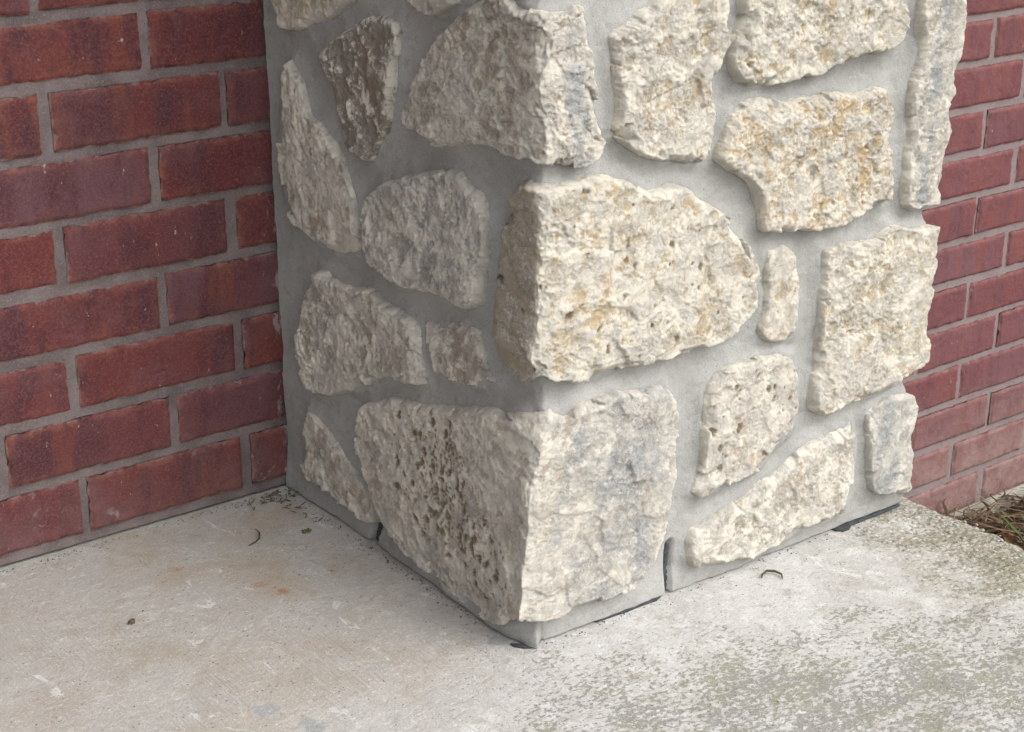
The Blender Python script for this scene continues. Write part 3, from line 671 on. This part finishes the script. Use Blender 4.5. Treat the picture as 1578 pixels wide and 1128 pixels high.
def make_stone(key, poly, proud, width, rough, tint, pale, seed, h=0.00165, veins=(), pits=None, facets=1.0, sides=(1.0, 1.0), arris=None, label=None):
    """veins: (s0, v0, s1, v1, half width) streaks of blue-grey mineral; pits: (s, v, radius, amount)"""
    ring = resample(poly, h*1.2)
    q3 = np.stack([ring[:, 0], ring[:, 1], np.full(len(ring), seed*1.0)], 1)
    nrm = np.roll(ring, -1, 0) - np.roll(ring, 1, 0)
    nrm = np.stack([nrm[:, 1], -nrm[:, 0]], 1)/(np.linalg.norm(nrm, axis=1)[:, None] + 1e-12)
    ring = ring + nrm*(0.0022*fbm(q3, 55, 3, seed))[:, None]
    lo, hi = ring.min(0), ring.max(0)
    xs = np.arange(lo[0], hi[0], h)
    ys = np.arange(lo[1], hi[1], h*0.866)
    X, Y = np.meshgrid(xs, ys)
    X[1::2] += h/2
    g = np.stack([X.ravel(), Y.ravel()], 1) + rng.normal(0, h*0.06, (X.size, 2))
    d = sdist(g, ring)
    g = g[d > h*0.55]
    pts = np.concatenate([ring, g])
    m = len(ring)
    res = delaunay_2d_cdt([Vector(p) for p in pts], [(i, (i + 1) % m) for i in range(m)], [], 1, 1e-9)
    pts = np.array([tuple(v) for v in res[0]])
    F = np.array([f for f in res[2] if len(f) == 3], dtype=np.int32)
    d = np.maximum(sdist(pts, ring), 0)
    s, v = pts[:, 0], pts[:, 1]
    q = wrap(s, v, np.zeros(len(s))) + seed*3.7
    qf = q*(1, 1, 1)
    _, _, fr = worley(q + 0.008*np.stack([fbm(q, 35, 2, 41), fbm(q, 35, 2, 42), fbm(q, 35, 2, 43)], 1), 26, 44)
    wv = width*(0.25 + 1.1*fr**2 + 0.5*fbm(q, 40, 3, 40))
    t = np.clip((d + 0.0016*fbm(q, 110, 3, 46)*sstep(0, 0.003, d))/np.maximum(wv, 0.0028), 0, 1)
    prof = 0.42*sstep(0, 0.35, t) + 0.58*t**0.85
    qg = q*(1, 1, 0.8) if s.max() < 0.01 else q
    warp = qg + 0.006*np.stack([fbm(q, 30, 2, 51), fbm(q, 30, 2, 52), fbm(q, 30, 2, 53)], 1)
    d1, d2, rid = worley(warp, 34, 2)
    e1, e2, rid2 = worley(warp, 95, 4)
    low = fbm(q, 9, 2, 1)
    scal = d1*1.0 + (rid - 0.5)*0.5                       # conchoidal scallops
    scal2 = e1 + (rid2 - 0.5)*0.6
    mid = ridged(warp, 55, 3, 3)
    fin = ridged(warp, 170, 3, 8)
    cliff = sstep(-0.02, 0.03, fbm(warp, 16, 3, 61)) - 0.5   # broken ledges
    vf = ridged(warp + 0.003*np.stack([fbm(q, 120, 2, 54), fbm(q, 120, 2, 55), fbm(q, 120, 2, 56)], 1), 290, 2, 11)
    fa, fid = facet(warp, 20, 3, 0.30, 0.16)
    fb, fid2 = facet(warp + 0.002*np.stack([fbm(q, 90, 2, 57), fbm(q, 90, 2, 58), fbm(q, 90, 2, 59)], 1), 52, 5, 0.34, 0.18)
    calm = 0.55 + 0.75*sstep(0.25, 0.7, 0.5*fid + 0.5*fid2 + 0.35*fbm(q, 25, 2, 63))
    det = 0.0018*facets*(scal - 0.4) + calm*(0.0013*(scal2 - 0.4) + 0.0015*(mid - 0.55) + 0.0012*(fin - 0.55) + 0.0010*(vf - 0.55))
    proud = proud*0.70
    n = -0.008 + (proud + 0.008)*prof
    edge_calm = 1 - 0.8*np.exp(-np.abs(s - WR)/0.03)
    det = det*edge_calm
    inner = sstep(0, 0.012, d)
    n += inner*(0.006*low + 0.0013*facets*cliff) + sstep(0, 0.006, d)*facets*np.where(s < 0, sides[0]**0.5, sides[1]**0.5)*edge_calm*(0.18*fa + 0.13*fb) + rough*np.where(s < 0, sides[0], sides[1])*det*sstep(0.0, 0.003, d)
    arr = np.exp(-np.abs(s)/0.045)*(0.006*fbm(np.stack([v*0 + seed, v, v*0], 1), 22, 4, 91) + (np.interp(v, *arris) if arris else 0))
    for cnr in (0.0, WR):
        a = np.abs(s - cnr)
        n -= np.exp(-a/0.009)*(0.0035 + 0.009*np.clip(fbm(q, 34, 3, 71) + 0.12, 0, 1))
    pit = np.zeros(len(s))
    if pits is not None:
        for ps, pv, pr, am in pits:
            zone = np.clip(1 - np.hypot((s - ps), (v - pv))/pr, 0, 1)
            f1, f2, rd = worley(q*(1, 1, 0.75) + 0.004*np.stack([mid, fin, mid], 1), 105, 9)
            hole = sstep(0.50, 0.30, f1)*(rd < am*sstep(0, 0.5, zone))
            f3, f4, rd2 = worley(q*(1, 1, 0.8) + 0.002*np.stack([fin, mid, fin], 1), 230, 19)
            hole = np.maximum(hole, sstep(0.48, 0.30, f3)*(rd2 < 0.8*am*sstep(0, 0.6, zone)))
            pit = np.maximum(pit, hole)
        n -= 0.0015*pit*sstep(0.002, 0.008, d)
    vein = np.zeros(len(s))
    for (s0, v0, s1, v1, w) in veins:
        ab = np.array([s1 - s0, v1 - v0])
        p = pts - (s0, v0)
        tt = np.clip((p @ ab)/(ab @ ab), 0, 1)
        dist = np.linalg.norm(p - tt[:, None]*ab, axis=1) + 0.45*w*fbm(q, 28, 3, 81)
        vein = np.maximum(vein, sstep(w*1.15, w*0.3, dist))
    rel = np.clip(0.5 + det/0.0042, 0, 1)
    if sides[0] < 0.6: rel = np.where(s < 0, rel*0.35, rel)
    # chipped arrises are freshly broken and pale
    rel = np.clip(rel + 0.5*np.exp(-np.abs(s)/0.006) + 0.35*np.exp(-np.abs(d - wv*0.6)/0.003), 0, 1)
    V = wrap(s, v, n)
    V[:, 0] += arr + 0.008*sstep(0.36, 0.5, v)*np.exp(-np.abs(s - WR)/0.05)
    a, b, c = V[F[0, 0]], V[F[0, 1]], V[F[0, 2]]
    ctr = V.mean(0)
    nn = np.cross(V[F[:, 1]] - V[F[:, 0]], V[F[:, 2]] - V[F[:, 0]]).sum(0)
    if nn[:2] @ (NR + NL*0.9 if s.min() < 0 < s.max() else (NL if s.max() <= 0 else (NR if s.mean() < WR else NS))) < 0:
        F = F[:, ::-1]
    o = mesh_obj('stone', V, F, LIME, pillar, {'relief': rel, 'vein': vein, 'pit': pit, 'rind': sstep(-0.001, -0.006, s + 0.004*fbm(q, 60, 3, 97)) if sides[0] < 0.6 else 0*s})
    o.color = (tint[0], tint[1]*1.02, tint[2]*1.16, pale)
    if label: o['label'] = label
    return ring
CREAM, TANC, GREYC = (0.57, 0.455, 0.27), (0.49, 0.405, 0.285), (0.40, 0.38, 0.345)
BROWN = (0.25, 0.215, 0.165)
STONES = [
    ('s1', .022, .012, 1.0, CREAM, .7, {}),
    ('s2', .022, .012, 1.0, TANC, .8, {}),
    ('s3', .018, .014, 1.1, (0.30, 0.262, 0.20), .10, dict(label='small dark brown wedge-shaped stone')),
    ('s4', .020, .014, 1.0, TANC, .68, dict(label='tall tan stone tapering to a point at its top')),
    ('s5', .026, .012, 1.1, (0.46, 0.395, 0.29), .72, dict(arris=((.49, .51, .53, .557, .626), (.006, .008, .004, -.001, .006)), veins=[(.030, .60, .038, .475, .014)], label='large corner stone with a blue-grey streak on its right face')),
    ('s6', .022, .012, 1.2, (0.44, 0.415, 0.37), .6, {}),
    ('s7', .022, .013, 1.3, (0.44, 0.385, 0.295), .68, {}),
    ('s8', .014, .008, 0.7, (0.41, 0.35, 0.27), .5, {}),
    ('s9', .028, .010, 1.0, CREAM, .70, dict(label='large pale cream D-shaped stone wrapping the corner', pits=[(.12, .36, .15, .035)], sides=(0.35, 1.0), arris=((.294, .312, .329, .387, .43, .463, .476), (-.001, -.010, -.003, -.002, .002, -.002, -.008)))),
    ('s10', .025, .010, 1.0, (0.52, 0.45, 0.345), .68, dict(veins=[(.10, .255, .088, .03, .066), (.04, .22, .03, .12, .012)], pits=[(-.15, .13, .085, .5), (-.07, .075, .055, .45)], sides=(0.9, 0.7), arris=((.05, .096, .131, .18, .218, .255), (-.022, -.018, -.013, -.009, .004, .013)), label='large bottom corner stone with brown pits on the left and blue-grey face on the right')),
    ('s11', .016, .010, 0.9, TANC, .7, {}),
    ('r1', .024, .012, 1.2, (0.52, 0.43, 0.285), .68, {}),
    ('r2', .026, .012, 1.3, (0.51, 0.42, 0.265), .66, {}),
    ('r3', .026, .010, 1.3, (0.56, 0.43, 0.245), .56, dict(label='ochre cream stone with a rough hollowed face')),
    ('r4', .022, .010, 1.2, (0.46, 0.415, 0.325), .66, dict(veins=[(0.504, 0.582, 0.500, 0.488, .011), (0.500, 0.488, 0.498, 0.419, .011), (0.498, 0.419, 0.503, 0.375, .011)], label='tall narrow stone on the right edge with a blue-grey streak')),
    ('r6', .016, .006, 0.8, (0.53, 0.43, 0.275), .64, dict(label='small upright strip of cream stone')),
    ('r7', .024, .010, 1.3, (0.55, 0.45, 0.275), .70, {}),
    ('r8', .022, .010, 0.9, (0.56, 0.475, 0.36), .76, dict(pits=[(.27, .18, .09, .06)])),
    ('r9', .020, .012, 1.1, (0.51, 0.44, 0.32), .70, {}),
    ('r10', .018, .008, 0.8, (0.44, 0.425, 0.385), .75, dict(veins=[(.484, .15, .486, .03, .022)], label='grey stone at the foot of the right edge')),
]
RIGHT_EDGE = {'r4', 'r7', 'r10'}
rings = []
for k, (key, proud, width, rough, tint, pale, kw) in enumerate(STONES):
    poly = np.array(OUT[key])
    if key in RIGHT_EDGE:                                   # these carry on round the far corner
        e = sstep(WR - 0.024, WR - 0.006, poly[:, 0])
        poly[:, 0] += e*(0.045 + 0.03*((k*7) % 5)/5)
    rings.append(make_stone(key, poly, proud, width, rough, tint, pale, k + 1, **kw))
# stones above the frame and on the far side, seen only from elsewhere
for k, (key, ds, dv, flip) in enumerate([('s4', .02, .33, 1), ('r7', -.39, .52, 1), ('r1', .13, .24, 1), ('r3', .10, .27, 1), ('s6', .0, .36, 1), ('s7', .0, .53, 1),
                                         ('s4', .10, .02, -1), ('s6', .08, .0, -1), ('s7', .10, .0, -1), ('s3', .12, .0, -1), ('s11', .07, .0, -1)]):
    poly = np.array(OUT[key])
    if flip < 0: poly[:, 0] = WR - poly[:, 0] + ds - 0.04
    else: poly[:, 0] += ds
    poly[:, 1] += dv
    rings.append(make_stone(key, poly, .022, .012, 1.1, CREAM if k % 2 else TANC, .85, 40 + k, h=0.006))

def build_mortar():
    ss = np.concatenate([np.arange(-WL, -0.012, 0.0026), np.linspace(-0.012, 0.012, 13), np.arange(0.0146, WR - 0.012, 0.0026), np.linspace(WR - 0.01, WR + 0.01, 9), np.arange(WR + 0.02, WR + 0.474, 0.01)])
    vs = np.concatenate([np.arange(-0.003, 0.006, 0.0008), np.arange(0.008, 0.665, 0.0026), np.arange(0.67, 1.1, 0.01), np.arange(1.15, 2.46, 0.1)])
    S, Vv = np.meshgrid(ss, vs)
    s, v = S.ravel(), Vv.ravel()
    pts = np.stack([s, v], 1)
    near = np.full(len(s), 9.0)
    for r in rings:
        lo, hi = r.min(0) - 0.035, r.max(0) + 0.035
        m = np.where((pts > lo).all(1) & (pts < hi).all(1))[0]
        if len(m):
            rr = r[::3]
            near[m] = np.minimum(near[m], -sdist(pts[m], rr))
    near = np.where(near < 0, 0, near)
    q = wrap(s, v, np.zeros(len(s)))
    st = np.stack([pts[:, 0]*0.9 + pts[:, 1]*0.4, pts[:, 1]*0.9 - pts[:, 0]*0.4, 0*s], 1) + 0.02*np.stack([fbm(q, 9, 2, 31), fbm(q, 9, 2, 32), 0*s], 1)
    n = 0.0030*fbm(q, 16, 3, 3) + 0.0009*fbm(q, 90, 3, 6) + 0.0009*ridged(st*(18, 120, 1), 1.0, 2, 26)*sstep(-0.1, 0.25, fbm(q, 12, 2, 27)) + 0.0052*np.exp(-near/0.008)*(1 + 1.1*fbm(q, 26, 3, 16))
    # rounded, slightly ragged corner
    for c in (0.0, WR):
        n -= np.exp(-np.abs(s - c)/0.009)*(0.005 + 0.006*fbm(q, 30, 3, 9))
    # foot trowelled out on to the slab
    foot = sstep(0.034, 0.006, v + 0.006*fbm(q, 25, 2, 12))
    n += foot*np.where(s < 0, 0.004 + 0.013*sstep(-0.40, 0.0, s), 0.004*sstep(0.5, 0.0, s))
    n -= 0.006*sstep(0.0024, 0.0010, v + 0.0022*fbm(q, 25, 3, 17))
    # two weep slots at the foot
    for (s0, v0, s1, v1, w) in ((.1688, .060, .1684, -.01, .0046), (-.2720, .036, -.2860, -.01, .0070)):
        ab = np.array([s1 - s0, v1 - v0])
        p = pts - (s0, v0)
        tt = np.clip((p @ ab)/(ab @ ab), 0, 1)
        dd = np.linalg.norm(p - tt[:, None]*ab, axis=1) + 0.002*fbm(q, 70, 2, 14)
        n -= 0.016*sstep(w, w*0.6, dd)
    Vm = wrap(s, v, n)
    Vm[:, 0] += 0.008*sstep(0.36, 0.5, v)*np.exp(-np.abs(s - WR)/0.05) + 0.015*np.exp(-np.abs(s - WR)/0.05)*sstep(0.04, 0.008, v + 0.006*fbm(q, 25, 2, 12)) + 0.009*np.exp(-np.abs(s)/0.04)*fbm(q*(0, 0, 1) + 0.37, 14, 4, 23)
    o = mesh_obj('mortar', Vm, grid_faces(len(ss), len(vs)), PMORT, pillar)
    return o
build_mortar()

def tube(name, pts, radii, mat, parent=None, seg=8, seed=0, amp=0.0):
    pts = [Vector(p) for p in pts]
    V, F = [], []
    for i, p in enumerate(pts):
        t = (pts[min(i + 1, len(pts) - 1)] - pts[max(i - 1, 0)]).normalized()
        a = t.cross(Vector((0.31, 0.2, 0.93))).normalized()
        b = t.cross(a)
        for j in range(seg):
            w = 2*math.pi*j/seg
            V.append(p + (a*math.cos(w) + b*math.sin(w))*radii[i])
    n = len(pts)
    for i in range(n - 1):
        for j in range(seg):
            F.append([i*seg + j, i*seg + (j + 1) % seg, (i + 1)*seg + (j + 1) % seg, (i + 1)*seg + j])
    F.append(list(range(seg))[::-1])
    F.append([(n - 1)*seg + j for j in range(seg)])
    V = np.array([tuple(v) for v in V])
    if amp: V += amp*np.stack([fbm(V, 160, 2, seed), fbm(V, 160, 2, seed + 1), fbm(V, 160, 2, seed + 2)], 1)
    return mesh_obj(name, V, F, mat, parent)
# fibre wicks in the weep slots
for (s0, v0, s1, v1, r) in ((.1688, .058, .1684, .002, .0042), (-.2725, .036, -.2850, .003, .0072)):
    t = np.linspace(0, 1, 28)
    p = wrap(s0 + (s1 - s0)*t + 0.0006*np.sin(t*9), v0 + (v1 - v0)*t, np.full(28, -0.0058))
    o = tube('weep_wick', p, list(r*np.clip(t*6 + .35, 0, 1)*(0.8 + 0.25*np.sin(t*23)**2)), FELT, pillar, 10, 5, 0.0022)
# bits of felt damp course squeezed out under the foot
def felt(path, widths, lift=0.0012):
    V, F = [], []
    for i, ((x, y), w) in enumerate(zip(path, widths)):
        j = 0.0008*math.sin(i*2.7)
        for dy, dz in ((0.006, 0.0), (-w*0.6, 0.0002), (-w, -0.0004)):
            V.append((x, y + dy + j, lift + 0.0008 + dz + 0.0004*math.sin(i*1.9)))
        for dy, dz in ((-w, -0.0016), (0.006, -0.0012)):
            V.append((x, y + dy + j, lift + dz))
    n = len(path)
    for i in range(n - 1):
        for k in range(5):
            F.append([i*5 + k, i*5 + (k + 1) % 5, (i + 1)*5 + (k + 1) % 5, (i + 1)*5 + k])
    F.append([0, 1, 2, 3, 4]); F.append([(n - 1)*5 + k for k in (4, 3, 2, 1, 0)])
    return mesh_obj('felt_strip', np.array(V), F, FELT, pillar, smooth=False)
felt([(.090, -.0105), (.110, -.0105), (.130, -.0100), (.150, -.0100), (.170, -.0100), (.178, -.0100)], [.0004, .0018, .0026, .0036, .0030, .0010])
felt([(.440, -.0125), (.447, -.0125), (.456, -.0125), (.466, -.0125), (.478, -.0125), (.492, -.0125), (.510, -.0125), (.530, -.0125), (.55, -.0125)], [.001, .0080, .0070, .0026, .0014, .0018, .0010, .0012, .0004])
felt([(-.006, .001), (.000, -.006), (.006, -.009), (.012, -.0095)], [.0006, .0022, .002, .0006])

# ------------------------------------------------------------------ small things on the slab and in the soil
tag(tube('twig', [(-.112, .352, .0022), (-.102, .354, .003), (-.094, .360, .003), (-.089, .369, .004), (-.090, .376, .006)], [.0006, .0010, .0011, .0010, .0005], TWIG, None, 7, 3, .0006), 'thin curved dark twig lying on the slab near the brick wall', 'twig')
tag(tube('twig', [(.291, -.046, .0022), (.296, -.042, .0034), (.304, -.040, .004), (.311, -.045, .0036), (.313, -.054, .003), (.308, -.060, .002)], [.0008, .0013, .0014, .0014, .0012, .0006], TWIG, None, 7, 8, .0008), 'small hooked brown twig on the pale slab before the right side of the pillar', 'twig')
def blob(name, loc, r, mat, seed, n=10, flat=0.6):
    V, F = [], []
    for k in range(n):
        rr = random.Random(seed*50 + k)
        c = Vector(loc) + Vector((rr.uniform(-r, r), rr.uniform(-r, r), rr.uniform(0, r*flat)))
        b = len(V)
        for d in ((1, 0, 0), (0, 1, 0), (-1, 0, 0), (0, -1, 0), (0, 0, 1), (0, 0, -1)):
            V.append(c + Vector(d)*r*rr.uniform(0.25, 0.55))
        F += [[b, b + 1, b + 4], [b + 1, b + 2, b + 4], [b + 2, b + 3, b + 4], [b + 3, b, b + 4], [b + 1, b, b + 5], [b + 2, b + 1, b + 5], [b + 3, b + 2, b + 5], [b, b + 3, b + 5]]
    return mesh_obj(name, np.array([tuple(v) for v in V]), F, mat)
tag(blob('moss_crumb', (-.043, .343, .001), .0048, MOSS, 2, 12), 'bright green crumb of moss on the slab left of the pillar foot', 'moss')
tag(tube('seed_husk', [(-.289 + .0032*math.cos(a), .273 + .0028*math.sin(a), .002 + .0006*math.sin(2*a)) for a in np.linspace(0, 5.4, 14)], [.0011]*14, TWIG, None, 7, 2, .0005), 'tiny dark ring-shaped seed husk alone on the left of the slab', 'seed')
# mossy litter in the corner between brick wall and pillar
def litter():
    V, F = [], []
    for k in range(60):
        rr = random.Random(900 + k)
        t = rr.random()**1.6
        if rr.random() < 0.55: x, y = -0.004 - 0.06*t, YW - 0.012 - 0.02*rr.random()
        else: x, y = -0.012 - 0.02*rr.random(), YW - 0.01 - 0.10*t
        a, L, w = rr.uniform(0, 6.28), rr.uniform(.003, .010), rr.uniform(.0004, .0009)
        dx, dy = math.cos(a)*L, math.sin(a)*L
        b = len(V)
        z = rr.uniform(.0008, .004)
        V += [(x - dy*w/L, y + dx*w/L, z), (x + dy*w/L, y - dx*w/L, z), (x + dx + dy*w/L, y + dy - dx*w/L, z + .001), (x + dx - dy*w/L, y + dy + dx*w/L, z + .001), (x + dx/2, y + dy/2, z + w*1.6 + .0005)]
        F += [[b, b + 1, b + 4], [b + 1, b + 2, b + 4], [b + 2, b + 3, b + 4], [b + 3, b, b + 4]]
    return mesh_obj('moss_litter', np.array(V), F, plain('mossy_litter', (0.085, 0.075, 0.045), (0.14, 0.13, 0.075), 90))
tag(litter(), kind='stuff')
def grit():
    V, F = [], []
    rr = random.Random(77)
    for k in range(520):
        u = rr.random()
        if k < 230: x, y = -0.62*u, YW - .002 - abs(rr.gauss(0, .007))
        elif k < 350: x, y = -.002 - abs(rr.gauss(0, .008)), .02 + .43*u
        elif k < 440: x, y = .02 + .52*u, -.012 - abs(rr.gauss(0, .006))
        else: x, y = rr.uniform(-.5, .5), rr.uniform(-.45, .42)
        if x > -.001 and y > -.011: continue
        r = rr.uniform(.0005, .0013)
        b = len(V)
        for d in ((1, 0, 0), (0, 1, 0), (-1, 0, 0), (0, -1, 0), (0, 0, 1), (0, 0, -1)):
            q = r*rr.uniform(.6, 1.3)
            V.append((x + d[0]*q, y + d[1]*q, .0006 + d[2]*q*.7))
        F += [[b, b + 1, b + 4], [b + 1, b + 2, b + 4], [b + 2, b + 3, b + 4], [b + 3, b, b + 4], [b + 1, b, b + 5], [b + 2, b + 1, b + 5], [b + 3, b + 2, b + 5], [b, b + 3, b + 5]]
    return mesh_obj('grit', np.array(V), F, plain('dark_grit', (0.10, 0.085, 0.07), (0.20, 0.18, 0.155), 300, 0.9, (0.06, 0.05, 0.04)))
tag(grit(), kind='stuff')
# loose and half bedded pebbles of the worn slab edge
def pebbles():
    V, F = [], []
    rr = random.Random(5)
    for k in range(650):
        y = rr.uniform(-0.75, 0.02)
        x = 0.588 - abs(rr.gauss(0, 0.075))
        if x > 0.575 and rr.random() < 0.6: continue
        if y > -0.025 and x < 0.585: continue
        r = rr.uniform(.0012, .0034)*(1.6 if rr.random() < .06 else 1)
        ax, ay, az, rot = r*rr.uniform(.7, 1.4), r*rr.uniform(.6, 1.1), r*rr.uniform(.25, .42), rr.uniform(0, 3.14)
        b = len(V)
        for zc, rad in ((-.5, .9), (.35, .85)):
            for j in range(6):
                a = j*math.pi/3 + rr.uniform(-.25, .25)
                q = rad*rr.uniform(.8, 1.1)
                px, py = math.cos(a)*ax*q, math.sin(a)*ay*q
                V.append((x + px*math.cos(rot) - py*math.sin(rot), y + px*math.sin(rot) + py*math.cos(rot), -.0026 + az*zc))
        V.append((x, y, -.0026 + az*.8))
        for j in range(6):
            F.append([b + j, b + (j + 1) % 6, b + 6 + (j + 1) % 6, b + 6 + j])
            F.append([b + 6 + j, b + 6 + (j + 1) % 6, b + 12])
    return mesh_obj('pebbles', np.array(V), F, PEBBLE)
tag(pebbles(), kind='stuff')
# dead grass over the soil between slab and wall
def blades(count, seed, region, Lr, wr, mat, name, lie=0.25, parent=None):
    V, F = [], []
    rr = random.Random(seed)
    for k in range(count):
        x, y = rr.uniform(region[0], region[1]), rr.uniform(region[2], region[3])
        a, L, w = rr.uniform(0, 6.28), rr.uniform(*Lr), rr.uniform(*wr)
        el = abs(rr.gauss(0, lie))
        bend = rr.uniform(-.8, .8)
        z = GZ + rr.uniform(0.0, 0.045)
        b = len(V)
        n = 6
        for i in range(n):
            t = i/(n - 1)
            aa = a + bend*t
            dx, dy = math.cos(aa), math.sin(aa)
            cx, cy = x + dx*L*t, y + dy*L*t
            cx = max(cx, 0.606); cy = min(cy, YW - 0.006)
            cz = z + math.sin(el)*L*t*(1 - 0.45*t)
            ww = w*(1 - 0.85*t)
            V += [(cx - dy*ww, cy + dx*ww, cz), (cx, cy, cz + ww*0.7), (cx + dy*ww, cy - dx*ww, cz)]
            if i:
                F += [[b + 3*i - 3, b + 3*i - 2, b + 3*i + 1, b + 3*i], [b + 3*i - 2, b + 3*i - 1, b + 3*i + 2, b + 3*i + 1]]
    return mesh_obj(name, np.array(V), F, mat, parent)
tag(blades(2800, 11, (0.62, 2.0, -0.5, YW - .01), (.05, .16), (.0010, .0028), STRAW, 'dry_grass'), kind='stuff')
tag(blades(1500, 23, (0.95, 1.75, -0.05, YW - .01), (.02, .07), (.0022, .006), plain('leaf_litter', (0.075, 0.045, 0.026), (0.16, 0.10, 0.055), 60, 0.85, (0.03, 0.02, 0.014)), 'leaf_litter', 0.4), kind='stuff')
def tuft(x, y, n, seed, hgt):
    V, F = [], []
    rr = random.Random(seed)
    for k in range(n):
        a = rr.uniform(2.2, 5.2) if k % 2 else rr.uniform(0, 6.28)
        L, w = hgt*rr.uniform(.7, 1.2), rr.uniform(.0035, .0062)
        b = len(V)
        m = 9
        lean = rr.uniform(.35, .95)
        for i in range(m):
            t = i/(m - 1)
            r = L*lean*t**1.3
            cz = GZ + L*(t - .42*lean*t*t)
            dx, dy = math.cos(a), math.sin(a)
            cx, cy = x + dx*r + rr.uniform(-.0003, .0003), min(y + dy*r, YW - .01)
            cx = max(cx, .607)
            ww = w*(1 - t**2*.95)
            V += [(cx - dy*ww, cy + dx*ww, cz), (cx, cy, cz - ww*.5), (cx + dy*ww, cy - dx*ww, cz)]
            if i:
                F += [[b + 3*i - 3, b + 3*i - 2, b + 3*i + 1, b + 3*i], [b + 3*i - 2, b + 3*i - 1, b + 3*i + 2, b + 3*i + 1]]
    return mesh_obj('grass_tuft', np.array(V), F, GREEN)
tag(tuft(1.27, .27, 14, 4, .15), 'tuft of green grass blades among straw beyond the slab edge', 'grass')
def dead_leaf(x, y, z, size, rot, seed):
    rr = random.Random(seed)
    n = 11
    V, F = [], []
    for i in range(n):
        t = i/(n - 1)
        w = size*.38*math.sin(math.pi*min(1, t*.96 + .04))**.7*(1 + .25*math.sin(t*19 + seed))
        zz = size*.22*math.sin(t*3.1)*(1 + .3*math.sin(seed))
        for k, (o, h) in enumerate(((-1, .28), (-.5, .08), (0, 0), (.5, .09), (1, .34))):
            px, py, pz = (t - .5)*size, o*w, zz + h*w*(1 + .4*math.sin(t*9 + k + seed))
            V.append((px*math.cos(rot) - py*math.sin(rot), px*math.sin(rot) + py*math.cos(rot), pz))
        if i:
            for k in range(4):
                F.append([5*i - 5 + k, 5*i - 4 + k, 5*i + 1 + k, 5*i + k])
    o = mesh_obj('dead_leaf', np.array(V), F, LEAF, loc=(x, y, z))
    o.rotation_euler = (rr.uniform(-.3, .3), rr.uniform(-.3, .3), 0)
    return o
for k in range(11):
    rr = random.Random(300 + k)
    tag(dead_leaf(rr.uniform(1.02, 1.62), rr.uniform(.05, YW - .05), GZ + rr.uniform(.02, .05), rr.uniform(.03, .06), rr.uniform(0, 6), k), 'curled brown dead leaf in the dry grass below the slab', 'leaf', 'dead leaves lying in the dry grass')
